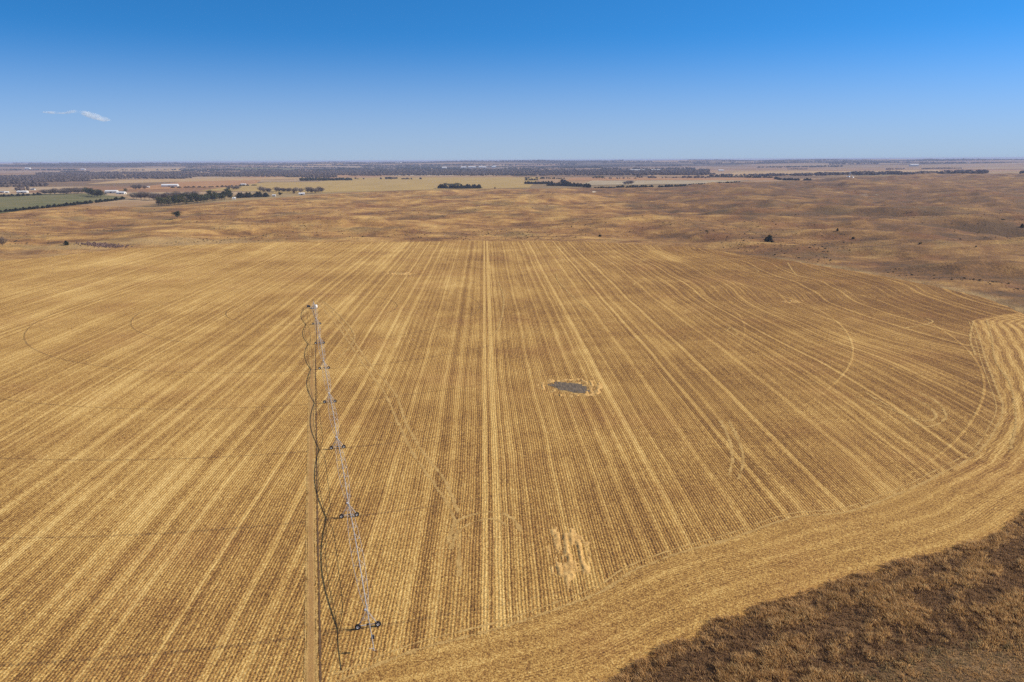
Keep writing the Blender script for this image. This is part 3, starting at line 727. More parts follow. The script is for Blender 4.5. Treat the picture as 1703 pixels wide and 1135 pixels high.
b2 = [(500, 301.5, 586, 300.5, .12, 90, 13), (840, 298, 940, 297.5, .05, 60, 9), (640,298.5,660,298,.08,60,9),(1045, 297.5, 1058, 297.3, .1, 30, 8),
      (-40, 285.5, 130, 284, .05, 300, 13), (300, 285.5, 400, 284.3, .07, 200, 14), (180, 281.5, 240, 281, .05, 200, 12), (100, 286.5, 150, 286.3, .06, 150, 11),
      (430, 290, 700, 288, .03, 400, 13), (520, 285, 780, 283, .05, 500, 14), (700, 287, 1000, 285, .03, 400, 14), (940, 294.3, 1000, 294.3, .03, 60, 8), (850, 292.8, 890, 292.6, .06, 100, 9),
      (560, 281.5, 770, 281, .05, 500, 14), (430, 284.5, 900, 283.5, .06, 500, 14), (600, 279.5, 1000, 279, .05, 500, 14), (1000, 286, 1180, 285.5, .05, 400, 13), (0, 280.5, 260, 279.5, .05, 400, 13), (200, 284.3, 470, 283, .03, 400, 13), (840, 282, 1000, 281, .05, 500, 14), (1000, 282.5, 1260, 282, .05, 500, 14), (1260, 280, 1400, 279, .05, 400, 13), (960,289,1050,289,.05,200,13)]
woods('evergreen_woods', b2, WE, 13, 9, 'dark evergreen blocks scattered behind the grey valley woods')
b3 = []
for k in range(95):
    y0 = random.choice([273.6, 274.2, 275, 275.8, 276.6, 277.8, 279.2]); x0 = random.uniform(-60, 1700); w_ = random.uniform(50, 300)
    dy = .0047*(851-x0)
    b3.append((x0, y0+dy, x0+w_, y0+dy-.0047*w_, .035, 500, 15))
woods('horizon_woods', b3, WH, 15, 13, 'hazy blue dark tree lines along the horizon')
# ------------------------------------------------------------------ tall grass beside the near rim, and standing stalks in the field
def tufts(name, pts, hts, mats, blades, lean, rs, spread=.22, wid=.035, mi=None, kind='stuff', label=None, lay=1.25):
    n = len(pts); z = height(pts[:, 0], pts[:, 1])
    V = []; B = blades
    a = rs.rand(n, B)*6.28; q = spread*rs.rand(n, B)**.5
    bx = pts[:, 0, None]+np.cos(a)*q; by = pts[:, 1, None]+np.sin(a)*q
    h = hts[:, None]*(.6+.6*rs.rand(n, B))
    la = lean[0]+.9*rs.normal(size=(n, B)); lm = h*lay*(.25+.35*rs.rand(n, B))
    tx = bx+np.cos(la)*lm+np.cos(a)*h*.18; ty = by+np.sin(la)*lm+np.sin(a)*h*.18
    wa = rs.rand(n, B)*3.14; w = wid*(.7+.8*rs.rand(n, B))
    zz = np.repeat(z[:, None], B, 1)
    v0 = np.stack([bx-np.cos(wa)*w, by-np.sin(wa)*w, zz-.05], -1); v1 = np.stack([bx+np.cos(wa)*w, by+np.sin(wa)*w, zz-.05], -1)
    mx = bx*.55+tx*.45; my = by*.55+ty*.45
    v2 = np.stack([mx+np.cos(wa)*w*.9, my+np.sin(wa)*w*.9, zz+h*.62], -1); v3 = np.stack([mx-np.cos(wa)*w*.9, my-np.sin(wa)*w*.9, zz+h*.62], -1)
    v4 = np.stack([tx, ty, zz+h], -1)
    V = np.stack([v0, v1, v2, v3, v4], 2).reshape(-1, 3); k = 5*np.arange(n*B)
    F = np.concatenate([np.c_[k, k+1, k+2], np.c_[k, k+2, k+3], np.c_[k+3, k+2, k+4]])
    m = None
    if mi is not None:
        m_ = np.repeat(mi, B); m = np.r_[m_, m_, m_]
    o = link(name, mesh_np(name, V, F, False, m), mats)
    return tag(o, label, None, None, kind)
def grass_mat(name, c1, c2):
    M = Mat(name, .85, .15); P = M.pos(); n = M.noise(P, .5, 3, .6); f = M.noise(P, 5, 2)
    cc = M.mix((n*.6+f*.4).ss(.36, .64), c1, c2); M.col(cc)
    tr = M.nt.nodes.new('ShaderNodeBsdfTranslucent'); M.nt.links.new(cc, tr.inputs[0]); ms = M.nt.nodes.new('ShaderNodeMixShader'); ms.inputs[0].default_value = .42
    M.nt.links.new(M.b.outputs[0], ms.inputs[1]); M.nt.links.new(tr.outputs[0], ms.inputs[2]); M.nt.links.new(ms.outputs[0], M.nt.nodes['Material Output'].inputs[0])
    return M.m
G1 = grass_mat('orange_bluestem', (.38, .22, .085), (.66, .44, .20)); G2 = grass_mat('brown_grass', (.22, .13, .066), (.38, .235, .12)); G3 = grass_mat('olive_grass', (.24, .175, .085), (.38, .28, .14)); G4 = grass_mat('pale_grass', (.46, .31, .13), (.70, .52, .26))
rs = np.random.RandomState(3)
N = 190000
gx = rs.uniform(8, 175, N); gy = rs.uniform(112, 232, N)
th, r = polar(gx, gy); out = r-Redge(th)
be = np.degrees(np.arctan2(gx, gy))
ca, sa = math.cos(.6), math.sin(.6); al, ac = gx*ca+gy*sa, -gx*sa+gy*ca
pn = fbm(al/11, ac/6, 201, 3); p2 = fbm(gx/26, gy/18, 202, 2); p3 = fbm(al/2.2, ac/1.4, 203, 2)
tall = sst(36, 16, out+26*(p2-.5))
keep = (out > -.5) & (be < 37) & (rs.rand(N) < .30+.25*tall)
gx, gy, out, pn, p2, p3, tall = (q[keep] for q in (gx, gy, out, pn, p2, p3, tall))
hts = (.16+.20*p3)*(1-tall)+tall*(.38+.85*sst(.34, .68, pn*.6+p3*.4))
hts *= .75+.5*rs.rand(len(gx))
q = pn*.62+p3*.38+.16*(rs.rand(len(gx))-.5)
mi = np.where(q > .53, 0, 1); mi = np.where(q > .66, 3*(rs.rand(len(gx)) < .3), mi)
mi = np.where(rs.rand(len(gx)) > tall, np.where(q > .60, 0, np.where(q > .42, 2, 1)), mi)
fr_ = (out < 3.5) & (rs.rand(len(gx)) < .55); mi = np.where(fr_, 0, mi); hts = np.where(fr_, np.maximum(hts, .6), hts)
tufts('tall_grass', np.c_[gx, gy], hts, [G1, G2, G3, G4], 7, (R(200),), rs, .50, .055, mi, label='tall orange and brown dry grass beside the near field edge')
print('tufts', len(gx))
# standing stalks that the combine left
HEAPM = track_mat('ochre_straw', (.34, .19, .065), (.56, .345, .12), (.76, .52, .21), .02, 3.0)
def heaps(cx, cy, wx, wy, res, hgt, thr, seed, label, ring=False, ridge=1.0):
    c = gt(cx, cy); a = gt(cx+wx, cy)-c; b = gt(cx, cy-wy)-c; LX = abs(a[0])*1.5; LY = np.linalg.norm(b)*1.5
    x = np.arange(c[0]-LX, c[0]+LX, res); y = np.arange(c[1]-LY, c[1]+LY, res); Xg, Yg = np.meshgrid(x, y, indexing='ij')
    d = np.hypot((Xg-c[0])/(LX/1.5), (Yg-c[1])/(LY/1.5))+.55*(fbm(Xg/3.5, Yg/5, seed, 2)-.5)
    mask = (1-sst(.55, 1.15, d)) if not ring else np.exp(-((d-.85)/.22)**2)
    rid = .5+.5*np.cos((Xg+.035*Yg)*2*math.pi/1.52)
    n = fbm(Xg/1.1, Yg/5.5, seed+3, 3); n2 = fbm(Xg/.7, Yg/.8, seed+5, 2)
    h = (n-thr)*2.6+(rid-.5)*.45*ridge+(n2-.5)*.9
    z = height(Xg, Yg)+.12+hgt*(h*mask-(1-mask)*.9)
    nx, ny = len(x), len(y); i, j = np.meshgrid(np.arange(nx-1), np.arange(ny-1), indexing='ij')
    F = np.c_[(i*ny+j).ravel(), ((i+1)*ny+j).ravel(), ((i+1)*ny+j+1).ravel(), (i*ny+j+1).ravel()]
    V = np.c_[Xg.ravel(), Yg.ravel(), z.ravel()]; up = (h*mask-(1-mask)*.9).ravel()
    F = F[up[F].max(axis=1) > -.02]; used, inv = np.unique(F, return_inverse=True)
    me = mesh_np('straw_heaps', V[used], inv.reshape(F.shape), True)
    tag(link('straw_heaps', me, HEAPM), label, None, None, 'stuff')
heaps(947, 922, 46, 54, .28, .30, .43, 8, 'ragged ochre straw heaps along the rows near the headland')
heaps(948, 645, 50, 15, .30, .30, .40, 15, 'low ochre straw ridge round the grey bare hollow', True, .3)
heaps(1320, 502, 24, 3.0, .5, .45, .47, 12, 'thin broken line of straw heaps in the right of the field')
heaps(666, 455.5, 32, 2.6, .5, .45, .45, 14, 'pale strip of straw heaps beyond the irrigation pivot')
# low prairie bushes
n = 5200; rs = np.random.RandomState(23)
pa = []; 
while len(pa) < n:
    px = rs.uniform(-20, 1740); py = 300+rs.uniform(0, 1)**1.3*230
    q = g(px, py); t_, r1 = polar(q[0], q[1]); D1 = math.hypot(*q)
    if float(Redge(np.array([t_]))[0])-r1 > -12 or D1 > float(Dlim(q[0], q[1]))-60 or D1 < 480: continue
    if fbm(np.array([q[0]/160]), np.array([q[1]/130]), 301, 3)[0] < .50: continue
    pa.append(q)
pa = np.array(pa); hb = .35+.7*rs.rand(n)**3
v = IV[None]*(1+.5*(rs.rand(n, 12, 1)-.5))*np.stack([hb*1.1, hb*1.1, hb*.6], 1)[:, None, :]+np.c_[pa, height(pa[:, 0], pa[:, 1])+hb*.3][:, None, :]
tag(link('prairie_bushes', mesh_np('prairie_bushes', v.reshape(-1, 3), (IF[None]+12*np.arange(n)[:, None, None]).reshape(-1, 3)), wood_mat('brown_bush', (.05, .038, .024), (.10, .075, .045))), 'low dark tussocks and yucca dotted over the prairie', None, None, 'stuff')
# dark thicket by the left corner of the field
q = gt(170, 408); n = 500; rs = np.random.RandomState(4)
p = q+np.c_[rs.normal(size=n)*12, rs.normal(size=n)*4]; hb = .4+.6*rs.rand(n)
v = IV[None]*(1+.6*(rs.rand(n, 12, 1)-.5))*np.stack([hb, hb, hb*.9], 1)[:, None, :]+np.c_[p, height(p[:, 0], p[:, 1])+hb*.5][:, None, :]
tag(link('thicket', mesh_np('thicket', v.reshape(-1, 3), (IF[None]+12*np.arange(n)[:, None, None]).reshape(-1, 3)), wood_mat('thicket_twigs', (.10, .06, .05), (.20, .13, .11))), 'low purple brown thicket beside the left field corner', None, None, 'stuff')
# ------------------------------------------------------------------ centre pivot irrigation machine
GAL = simple('galvanised_steel', (.40, .38, .36), .6, .0, .15, 2.0, .5); BRT = simple('bright_galvanised_angle', (.42, .41, .38), .6, .0, .08, 2, .5)
TYR = simple('black_tyre', (.022, .022, .023), .8); RIMM = simple('grey_rim', (.62, .62, .60), .4, .3); DARK = simple('dark_painted_steel', (.05, .055, .06), .5); WHT = simple('white_paint', (.78, .78, .76), .4, 0, .05); ORG = simple('orange_paint', (.55, .16, .04), .5)
def P3(s, l, z):            # metres along the line from the pivot, lateral, height
    q = PV+DIR*s+LAT*l; return (q[0], q[1], z)
def gz(s, l=0):
    q = PV+DIR*s+LAT*l; return hz(q[0], q[1])+.12
root = bpy.data.objects.new('irrigation_machine', None); C.objects.link(root); root.location = (PV[0], PV[1], gz(0))
tag(root, 'long silver centre pivot irrigation machine on black wheeled towers across the field', 'irrigation machine')
RO = Vector(root.location)
def bld(b, name, mat, parent=root, smooth=False):
    b.v = [tuple(Vector(v)-RO) for v in b.v]
    return b.build(name, mat, parent, smooth)
def empty_part(name, parent, loc):
    e_ = bpy.data.objects.new(name, None); C.objects.link(e_); e_.parent = parent; e_.location = Vector(loc)-RO
    return e_
HP = 3.75
def pipe_z(k, f):
    s0, s1 = k*SPAN, (k+1)*SPAN; z0 = gz(s0)+HP+(.15 if k == 0 else 0); z1 = gz(s1)+HP
    return z0+(z1-z0)*f+1.35*math.sin(math.pi*f)
NS = 7
for k in range(7):
    s0 = k*SPAN; pts = [P3(s0+SPAN*f, 0, pipe_z(k, f)) for f in np.linspace(0, 1, 15)]
    b = MB(); b.tube(pts, .105, 8); sp = bld(b, 'span_pipe', GAL, root, True)
    node = [[], []]
    def cb(b, name, mat):
        b.v = [tuple(Vector(v)-RO) for v in b.v]; b.build(name, mat, sp)
    for m in range(NS+2):
        f = m/(NS+1.); dep = 1.55*math.sin(math.pi*min(max(f, .0), 1))**.55; wd = 1.35*math.sin(math.pi*f)**.5
        for si, sg in enumerate((-1, 1)): node[si].append(P3(s0+SPAN*f, sg*max(wd, .05), pipe_z(k, f)-max(dep, .05)))
    for si in (0, 1):
        b = MB(); b.tube(node[si], .045, 4); cb(b, 'truss_rod', GAL)
    for m in range(1, NS+1):
        f = m/(NS+1.); top = P3(s0+SPAN*f, 0, pipe_z(k, f)-.08); b = MB()
        for si in (0, 1): b.tube([top, node[si][m]], .034, 4)
        b.tube([node[0][m], node[1][m]], .024, 4); cb(b, 'truss_strut', BRT)
        f = (m+.5)/(NS+1.); t2 = P3(s0+SPAN*f, 0, pipe_z(k, f)-.08); b = MB()
        for si in (0, 1): b.tube([node[si][m], t2], .024, 4)
        cb(b, 'truss_diagonal', GAL)
    for m in range(12):     # drop hoses under the pipe
        f = (m+.5)/12.; zt = pipe_z(k, f); b = MB(); b.tube([P3(s0+SPAN*f, .25, zt), P3(s0+SPAN*f, .28, zt-1.5)], .014, 4); cb(b, 'drop_hose', DARK)
tw = None
for k in range(1, 8):
    s0 = k*SPAN; zg = gz(s0); top = zg+HP
    tp = empty_part('drive_tower', root, P3(s0, 0, zg)); OT = Vector(P3(s0, 0, zg))
    def sb(b, name, mat, smooth=False):
        b.v = [tuple(Vector(v)-OT) for v in b.v]; return b.build(name, mat, tp, smooth)
    WL = 2.05
    b = MB(); b.box((0,0,0), (.01,.01,.01)); b = MB()
    b.tube([P3(s0, -WL+.1, zg+.72), P3(s0, WL-.1, zg+.72)], .10, 6); sb(b, 'base_beam', GAL)
    for sg in (-1, 1):
        for dd in (-1, 1):
            b = MB(); b.tube([P3(s0+dd*.32, sg*.12, top-.05), P3(s0+dd*.16, sg*(WL-.15), zg+.78)], .050, 5); sb(b, 'leg', GAL)
    b = MB(); b.tube([P3(s0-.32, -1.0, zg+HP*.55), P3(s0-.30, 1.0, zg+HP*.55)], .03, 4); b.tube([P3(s0+.3, -1.0, zg+HP*.55), P3(s0+.3, 1.0, zg+HP*.55)], .03, 4); sb(b, 'brace', GAL)
    for sg in (-1, 1):
        c = P3(s0+.05, sg*WL, zg+.58); ax = (DIR[0], DIR[1], 0); b = MB()
        Rw = .60
        b.lathe(c, ax, [(-.16, .30), (-.19, .42), (-.19, Rw-.05), (-.10, Rw), (.10, Rw), (.19, Rw-.05), (.19, .42), (.16, .30)], 22, 0)
        b.lathe(c, ax, [(-.15, .30), (-.08, .22), (-.08, .10), (-.14, .10), (-.14, 0)], 22, 1)
        b.lathe(c, ax, [(.15, .30), (.08, .22), (.08, .10), (.14, .10), (.14, 0)], 22, 1)
        for q_ in range(18):   # tread lugs
            t = 2*math.pi*q_/18; u = Vector((0, 0, 1)); w = Vector((LAT[0], LAT[1], 0)); p = Vector(c)+(u*math.cos(t)+w*math.sin(t))*(Rw+.01)
            aa = Vector(ax)
            tdir = (-u*math.sin(t)+w*math.cos(t)); rdir = (u*math.cos(t)+w*math.sin(t))
            vs = [p+aa*i_*.17+tdir*j_*.045+rdir*k_*.03 for i_ in (-1, 1) for j_ in (-1, 1) for k_ in (-1, 1)]
            b.add(vs, [(0,1,3,2),(4,6,7,5),(0,4,5,1),(2,3,7,6),(0,2,6,4),(1,5,7,3)], 0)
        sb(b, 'wheel', [TYR, RIMM], False)
        b = MB(); b.box(P3(s0-.28, sg*(WL-.02), zg+.60), (.28, .28, .28)); sb(b, 'gearbox', DARK)
    b = MB(); b.box(P3(s0, 0, zg+.78), (.42, .34, .34)); sb(b, 'motor', DARK)
    b = MB(); b.box(P3(s0-.35, -.35, top+.18), (.35, .3, .42)); b.tube([P3(s0-.35, -.3, top-.2), P3(s0-.1, 0, top-.1)], .03, 4); sb(b, 'control_box', WHT)
# overhang with end gun
s7 = 7*SPAN; zt = gz(s7)+HP
b = MB(); b.tube([P3(s7, 0, zt), P3(s7+6, 0, zt+.15), P3(s7+14, 0, zt+.05)], .075, 8); ov = bld(b, 'overhang_pipe', GAL, root, True)
b = MB(); b.tube([P3(s7-.3, 0, zt+1.5), P3(s7+7, 0, zt+.25)], .018, 4); b.tube([P3(s7-.3, 0, zt+1.5), P3(s7+13, 0, zt+.12)], .018, 4); b.tube([P3(s7-.3, 0, zt), P3(s7-.3, 0, zt+1.5)], .04, 4)
b.v = [tuple(Vector(v)-RO) for v in b.v]; b.build('support_cable', GAL, ov)
b = MB(); b.box(P3(s7+8.5, .25, zt-.55), (.55, .45, .75)); b.tube([P3(s7+8.5, .1, zt), P3(s7+8.5, .2, zt-.2)], .05, 5)
b.v = [tuple(Vector(v)-RO) for v in b.v]; b.build('booster_pump', DARK, ov)
b = MB(); b.tube([P3(s7+13.9, 0, zt+.05), P3(s7+13.9, 0, zt+.35), P3(s7+13.9, -.9, zt+.65)], .05, 6); b.tube([P3(s7+13.8, -.5, zt), P3(s7+13.8, .5, zt)], .03, 4)
b.v = [tuple(Vector(v)-RO) for v in b.v]; b.build('end_gun', GAL, ov)
# pivot point tower
zp = gz(0); tp = empty_part('pivot_tower', root, P3(0, 0, zp)); OT = Vector(P3(0, 0, zp))
def sb2(b, name, mat, smooth=False):
    b.v = [tuple(Vector(v)-OT) for v in b.v]; return b.build(name, mat, tp, smooth)
for a in (-1, 1):
    for c_ in (-1, 1):
        b = MB(); b.tube([P3(a*1.5, c_*1.5, zp), P3(a*.25, c_*.25, zp+3.7)], .075, 5); sb2(b, 'leg', GAL)
b = MB()
for zz, w_ in ((1.2, 1.1), (2.5, .68)):
    for (a, c_), (a2, c2) in (((-1,-1),(1,-1)), ((1,-1),(1,1)), ((1,1),(-1,1)), ((-1,1),(-1,-1))): b.tube([P3(a*w_, c_*w_, zp+zz), P3(a2*w_, c2*w_, zp+zz)], .04, 4)
sb2(b, 'brace', GAL)
b = MB(); b.tube([P3(0, 0, zp-.1), P3(0, 0, zp+4.2), P3(.3, 0, zp+4.5), P3(.9, 0, zp+4.3), P3(1.1, 0, zp+3.9)], .14, 8); sb2(b, 'riser_pipe', GAL, True)
b = MB(); b.tube([P3(-.2, -.1, zp+3.9), P3(-.2, -.1, zp+6.2)], .05, 5); b.box(P3(-.2, -.1, zp+5.2), (.25, .25, .4)); sb2(b, 'collector_mast', DARK)
b = MB(); b.box(P3(1.45, .5, zp+1.7), (.75, .4, 1.1)); sb2(b, 'control_panel', WHT)
b = MB(); b.lathe(P3(0, 0, zp-.05), (0, 0, 1), [(0, 0), (0, 2.2), (.18, 2.2), (.18, 0)], 20); sb2(b, 'concrete_pad', simple('concrete', (.40, .37, .32), .9))
# tank and pump unit beside the pivot
def thing(name, label, cat, loc, rz=0, group=None):
    o = bpy.data.objects.new(name, None); C.objects.link(o); o.location = loc; o.rotation_euler = (0, 0, rz); return tag(o, label, cat, group)
q = g(525.5, 513.5); t = thing('fertilizer_tank', 'white round tank standing beside the irrigation pivot', 'tank', (q[0], q[1], hz(*q)+.12))
b = MB(); b.lathe((0, 0, 0), (0, 0, 1), [(.55, .0), (.55, .75), (.75, .98), (1.1, 1.0), (2.0, 1.0), (2.35, .85), (2.55, .45), (2.6, .22)], 24); b.build('tank_shell', WHT, t, True)
b = MB(); b.lathe((0, 0, 0), (0, 0, 1), [(2.58, .24), (2.72, .24), (2.74, 0)], 14); b.build('lid', DARK, t)
b = MB()
for a in range(4): b.tube([(math.cos(a*1.57)*.8, math.sin(a*1.57)*.8, 0), (math.cos(a*1.57)*.8, math.sin(a*1.57)*.8, .8)], .05, 5)
b.build('stand', GAL, t)
q = g(513.5, 511.5); t = thing('pump_engine', 'dark pump engine on skids left of the irrigation pivot', 'engine', (q[0], q[1], hz(*q)+.12), .1)
b = MB(); b.box((0, 0, .2), (3.0, 1.1, .14)); b.build('skid', GAL, t); b = MB(); b.box((-.2, 0, .85), (1.8, .9, 1.1)); b.box((.95, 0, .7), (.4, .7, .7)); b.build('engine_cover', DARK, t)
b = MB(); b.tube([(-.5, 0, 1.4), (-.5, 0, 2.0), (-.7, 0, 2.15)], .06, 6); b.build('exhaust', GAL, t)
# ------------------------------------------------------------------ farm buildings
ROOFW = simple('white_metal_roof', (.72, .73, .74), .45, 0, .06); WALLW = simple('white_wall', (.62, .61, .58), .6, 0, .08); WALLT = simple('tan_wall', (.42, .33, .22), .8); ROOFG = simple('grey_roof', (.30, .31, .32), .6); DOORM = simple('dark_door', (.06, .06, .07), .6); ROOFL = simple('light_blue_metal', (.50, .58, .66), .4)
def barn(px, py, Lm, Wm, hw, hr, rz, label, wall=WALLW, roof=ROOFW, name='barn', cat='barn', group=None):
    q = gt(px, py); z = hz(*q)
    t = thing(name, label, cat, (q[0], q[1], z+.3), rz, group); l, w = Lm/2, Wm/2
    me = bpy.data.meshes.new('wall'); me.from_pydata([(-l,-w,-1),(l,-w,-1),(l,w,-1),(-l,w,-1),(-l,-w,hw),(l,-w,hw),(l,w,hw),(-l,w,hw),(-l,0,hw+hr),(l,0,hw+hr)], [], [(0,1,5,4),(2,3,7,6),(1,2,6,9,5),(3,0,4,8,7)]); link('wall', me, wall, t)
    o_ = .5; me = bpy.data.meshes.new('roof'); k = hr/w
    up = [(-l-o_, -w-o_, hw-k*o_+.05), (l+o_, -w-o_, hw-k*o_+.05), (l+o_, 0, hw+hr+.05), (-l-o_, 0, hw+hr+.05), (l+o_, w+o_, hw-k*o_+.05), (-l-o_, w+o_, hw-k*o_+.05)]
    vs = up+[(a, b_, c+.18) for a, b_, c in up]
    me.from_pydata(vs, [], [(0,1,2,3),(3,2,4,5),(6,9,8,7),(9,11,10,8),(0,6,7,1),(5,4,10,11),(1,7,8,2),(2,8,10,4),(0,3,9,6),(3,5,11,9)]); link('roof', me, roof, t)
    b = MB(); b.box((0, -w-.03, hw*.42), (min(5, Lm*.3), .08, hw*.8)); b.build('door', DOORM, t)
    b = MB(); b.box((l+.03, 0, hw*.42), (.08, min(4, Wm*.4), hw*.8)); b.build('door', DOORM, t)
    for wx in (-l*.6, l*.6):
        b = MB(); b.box((wx, -w-.03, hw*.6), (1.2, .08, 1.0)); b.build('window', DOORM, t)
    return t
barn(38, 321.5, 30, 14, 4.5, 2.5, .1, 'long low white shed above the left of the green field')
barn(33, 316.5, 26, 14, 4, 2.5, .0, 'tan shed behind the long low white one on the left', WALLT, simple('straw_roof', (.52, .42, .25), .7), 'shed', 'shed')
barn(3, 321, 18, 10, 3, 2, .2, 'white farmhouse half cut by the left picture edge', name='farmhouse', cat='house', roof=ROOFG)
barn(12, 321.5, 10, 7, 3, 2, .2, 'small pale shed beside the farmhouse on the left', name='shed', cat='shed')
barn(55, 316.5, 14, 9, 3, 2, 0, 'small grey roofed house among bare trees on the left', name='farmhouse', cat='house', roof=ROOFG)
barn(186, 321.5, 36, 16, 5.5, 3, .05, 'larger white barn of the pair above the green field corner')
barn(202, 323.0, 26, 12, 4, 3, -.15, 'smaller bright white barn beside the larger one')
barn(283, 311, 60, 20, 6, 4, .1, 'very long white barn standing in the orange stubble')
barn(246, 312.5, 12, 8, 3, 1.5, 0, 'small white shed left of the very long barn', name='shed', cat='shed')
barn(405, 308.5, 20, 10, 4, 2, 0, 'white shed behind the low cedar hedge', name='shed', cat='shed')
barn(502, 324.8, 16, 10, 4.2, 2.2, .2, 'bright white shed beside the rust coloured tree')
barn(456, 327, 9, 6, 3, 1.5, 0, 'tiny pale shed at the end of the windbreak', name='shed', cat='shed')
barn(389, 332, 8, 6, 3, 2.5, .5, 'small pale hut between windbreak and cedars', name='hut', cat='hut')
towny = [(739,281.3,50,'low white building at the left end of the far town'),(771,280.6,60,'white building between trees in the far town'),(785,280.2,90,'longest white hall in the far town'),(800,279.4,55,'tall white building in the middle of the far town'),(806,280.6,40,'small pale building below the tall one in the far town'),(821,279.8,45,'pale green roofed building right of the far town'),(823,278.8,40,'white building behind the green roofed one')]
for (x_, y_, l_, lb_) in towny: barn(x_, y_, l_, 30, 14, 8, 0, lb_, name='town_building', cat='building', roof=ROOFL if 'green' in lb_ else ROOFW)
barn(1072, 284.3, 260, 30, 7, 4, 0, 'very long white shed beyond the valley woods')
barn(1199, 285.3, 40, 20, 8, 5, 0, 'white barn on its own right of the valley woods')
barn(1520, 276.5, 90, 40, 16, 8, 0, 'distant white building near the right horizon')
barn(663, 273.6, 120, 60, 26, 10, 0, 'distant white building on the horizon above the woods')
barn(109, 274.0, 90, 50, 20, 8, 0, 'distant white building at the foot of the mast')
barn(46, 279.4, 60, 30, 12, 8, 0, 'distant white farm building on the left')
barn(138, 282.6, 50, 20, 10, 5, 0, 'distant pale farm building right of the left farm')
# grain elevator
q = gt(1412, 298); t = thing('grain_elevator', 'white grain elevator with tall thin leg on the right prairie edge', 'grain elevator', (q[0], q[1], hz(*q)))
for kx, hh_, rr_ in ((-14, 9, 6), (-3, 11, 6)):
    b = MB(); b.lathe((kx, 0, 0), (0, 0, 1), [(-1, rr_), (hh_, rr_), (hh_+3, .4), (hh_+3.4, .3)], 20); b.build('bin', ROOFL, t, True)
b = MB(); b.lathe((16, 0, 0), (0, 0, 1), [(-1, 5.5), (8, 5.5), (11, .4)], 20); b.build('bin', WHT, t, True)
b = MB(); b.box((3, 0, 14), (2.4, 2.4, 30)); b.box((3, 0, 30), (4, 4, 3)); b.build('leg', WHT, t)
b = MB(); b.tube([(3, 0, 29), (-3, 0, 14.5)], .4, 5); b.tube([(3, 0, 29), (16, 0, 11)], .4, 5); b.build('spout', GAL, t)
# mast and water tower far off
q = gt(109.5, 274.5); t = thing('radio_mast', 'thin radio mast rising over the left horizon', 'mast', (q[0], q[1], hz(*q)))
mh = 110; sc_ = math.hypot(*q)/10000.
b = MB()
for a in range(3): b.tube([(math.cos(a*2.09)*1.6, math.sin(a*2.09)*1.6, 0), (math.cos(a*2.09)*.5, math.sin(a*2.09)*.5, 84-hz(*q))], .5, 4)
b.build('lattice', GAL, t)
b = MB(); b.box((0, 0, 60-hz(*q)), (5, 5, 1.5)); b.build('antenna', WHT, t)
# ------------------------------------------------------------------ sky, sun, haze, cloud
EL = R(31); AZ = R(5)
S = Vector((math.cos(EL)*math.cos(AZ), math.cos(EL)*math.sin(AZ), math.sin(EL)))
sl = bpy.data.lights.new('sun', 'SUN'); sl.energy = 4.6; sl.angle = R(.5); sl.color = (1.0, .90, .76)
so = bpy.data.objects.new('sun', sl); C.objects.link(so); so.rotation_euler = S.to_track_quat('Z', 'Y').to_euler()
wd = bpy.data.worlds.new('World'); bpy.context.scene.world = wd; wd.use_nodes = True
nt = wd.node_tree; bg = nt.nodes['Background']; sky = nt.nodes.new('ShaderNodeTexSky'); sky.sky_type = 'NISHITA'
sky.sun_disc = False; sky.sun_elevation = EL; sky.sun_rotation = R(90)-AZ; sky.altitude = 500; sky.air_density = 1.2; sky.dust_density = 0; sky.ozone_density = 5.0
tc = nt.nodes.new('ShaderNodeTexCoord'); sx = nt.nodes.new('ShaderNodeSeparateXYZ'); cx = nt.nodes.new('ShaderNodeCombineXYZ')
nt.links.new(tc.outputs['Generated'], sx.inputs[0]); nt.links.new(sx.outputs[0], cx.inputs[0]); nt.links.new(sx.outputs[1], cx.inputs[1])
ma = nt.nodes.new('ShaderNodeMath'); ma.operation = 'MULTIPLY_ADD'; nt.links.new(sx.outputs[2], ma.inputs[0]); ma.inputs[1].default_value = 3.0; ma.inputs[2].default_value = .12
mi_ = nt.nodes.new('ShaderNodeMath'); mi_.operation = 'MINIMUM'; mi_.inputs[1].default_value = .70; nt.links.new(ma.outputs[0], mi_.inputs[0]); nt.links.new(mi_.outputs[0], cx.inputs[2]); nn = nt.nodes.new('ShaderNodeVectorMath'); nn.operation = 'NORMALIZE'; nt.links.new(cx.outputs[0], nn.inputs[0]); nt.links.new(nn.outputs[0], sky.inputs['Vector'])
hs_ = nt.nodes.new('ShaderNodeHueSaturation'); hs_.inputs['Saturation'].default_value = 1.27; nt.links.new(sky.outputs[0], hs_.inputs['Color'])
mr = nt.nodes.new('ShaderNodeMapRange'); mr.interpolation_type = 'SMOOTHSTEP'; nt.links.new(sx.outputs[2], mr.inputs['Value']); mr.inputs['From Min'].default_value = -.035; mr.inputs['From Max'].default_value = .150; mr.inputs['To Min'].default_value = 1; mr.inputs['To Max'].default_value = 0
mx = nt.nodes.new('ShaderNodeMix'); mx.data_type = 'RGBA'; nt.links.new(mr.outputs[0], mx.inputs[0]); nt.links.new(hs_.outputs[0], mx.inputs[6]); mx.inputs[7].default_value = (1.98, 2.46, 3.22, 1)
mr2 = nt.nodes.new('ShaderNodeMapRange'); nt.links.new(sx.outputs[2], mr2.inputs['Value']); mr2.inputs['From Min'].default_value = .24; mr2.inputs['From Max'].default_value = .5; mr2.inputs['To Min'].default_value = 0; mr2.inputs['To Max'].default_value = .75
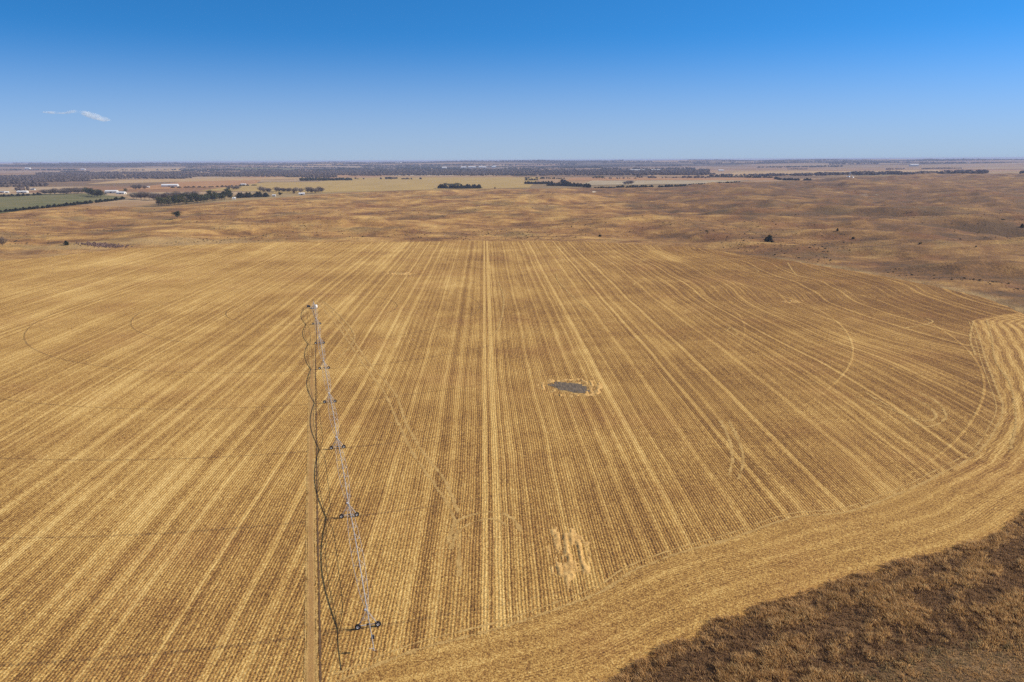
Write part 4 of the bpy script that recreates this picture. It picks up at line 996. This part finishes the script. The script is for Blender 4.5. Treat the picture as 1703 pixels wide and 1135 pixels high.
mx2 = nt.nodes.new('ShaderNodeMix'); mx2.data_type = 'RGBA'; nt.links.new(mr2.outputs[0], mx2.inputs[0]); nt.links.new(mx.outputs[2], mx2.inputs[6]); mx2.inputs[7].default_value = (1.5, 1.5, 1.7, 1)  # pale upper sky above the frame, added for a more neutral ambient fill
nt.links.new(mx2.outputs[2], bg.inputs[0]); bg.inputs[1].default_value = .142
hb = MB(); hb.box((0, 0, 20), (94000, 94000, 160)); hz_o = hb.build('haze', None)
hm_ = bpy.data.materials.new('haze_air'); hm_.use_nodes = True; hn = hm_.node_tree; hn.nodes.clear()
ho = hn.nodes.new('ShaderNodeOutputMaterial'); pv = hn.nodes.new('ShaderNodeVolumePrincipled'); hn.links.new(pv.outputs[0], ho.inputs['Volume'])
pv.inputs['Color'].default_value = (.46, .56, .84, 1); pv.inputs['Density'].default_value = 4.8e-5; pv.inputs['Anisotropy'].default_value = .0
hz_o.data.materials.clear(); hz_o.data.materials.append(hm_); tag(hz_o, kind='stuff')
# thin cloud
def cloud():
    dist = 20000.; pts = [(70,187),(85,187.5),(108,188.5),(122,185.5),(138,188),(155,193),(172,198),(184,200)]; rad = [15, 28, 24, 32, 50, 75, 60, 20]
    P = []
    for (x, y) in pts:
        d = M3 @ np.array([(x-W0/2)/FPX, -(y-H0/2)/FPX, -1.0]); d /= np.hypot(d[0], d[1]); P.append(Vector((d[0]*dist, d[1]*dist, H+d[2]*dist)))
    b = MB(); n = 14; vs = []
    for i, p in enumerate(P):
        for k in range(n):
            a = 2*math.pi*k/n; vs.append(p+Vector((0, math.cos(a)*rad[i]*2.5, math.sin(a)*rad[i])))
    fs = [(i*n+k, i*n+(k+1) % n, (i+1)*n+(k+1) % n, (i+1)*n+k) for i in range(len(P)-1) for k in range(n)]+[tuple(range(n))[::-1], tuple((len(P)-1)*n+k for k in range(n))]
    b.add(vs, fs); o = b.build('cloud', None)
    m = bpy.data.materials.new('cloud_vapour'); m.use_nodes = True; t = m.node_tree; t.nodes.clear()
    oo = t.nodes.new('ShaderNodeOutputMaterial'); pv = t.nodes.new('ShaderNodeVolumePrincipled'); t.links.new(pv.outputs[0], oo.inputs['Volume'])
    pv.inputs['Color'].default_value = (.80, .90, 1, 1)
    ge = t.nodes.new('ShaderNodeNewGeometry'); no = t.nodes.new('ShaderNodeTexNoise'); no.inputs['Scale'].default_value = .006; no.inputs['Detail'].default_value = 3
    t.links.new(ge.outputs['Position'], no.inputs['Vector'])
    mr = t.nodes.new('ShaderNodeMapRange'); t.links.new(no.outputs['Fac'], mr.inputs['Value']); mr.inputs['From Min'].default_value = .38; mr.inputs['From Max'].default_value = .7
    mr.inputs['To Min'].default_value = 0; mr.inputs['To Max'].default_value = .011; t.links.new(mr.outputs[0], pv.inputs['Density'])
    o.data.materials.clear(); o.data.materials.append(m)
    tag(o, 'thin white wisp of cloud low in the left sky', 'cloud')
cloud()
sc = bpy.context.scene
sc.view_settings.view_transform = 'Standard'; sc.view_settings.look = 'None'; sc.view_settings.exposure = .45; sc.view_settings.gamma = 1
sc.render.engine = 'CYCLES'; sc.cycles.use_denoising = False
sc.cycles.max_bounces = 5; sc.cycles.diffuse_bounces = 2; sc.cycles.volume_bounces = 3; sc.cycles.transparent_max_bounces = 8
sc.cycles.volume_step_rate = 4
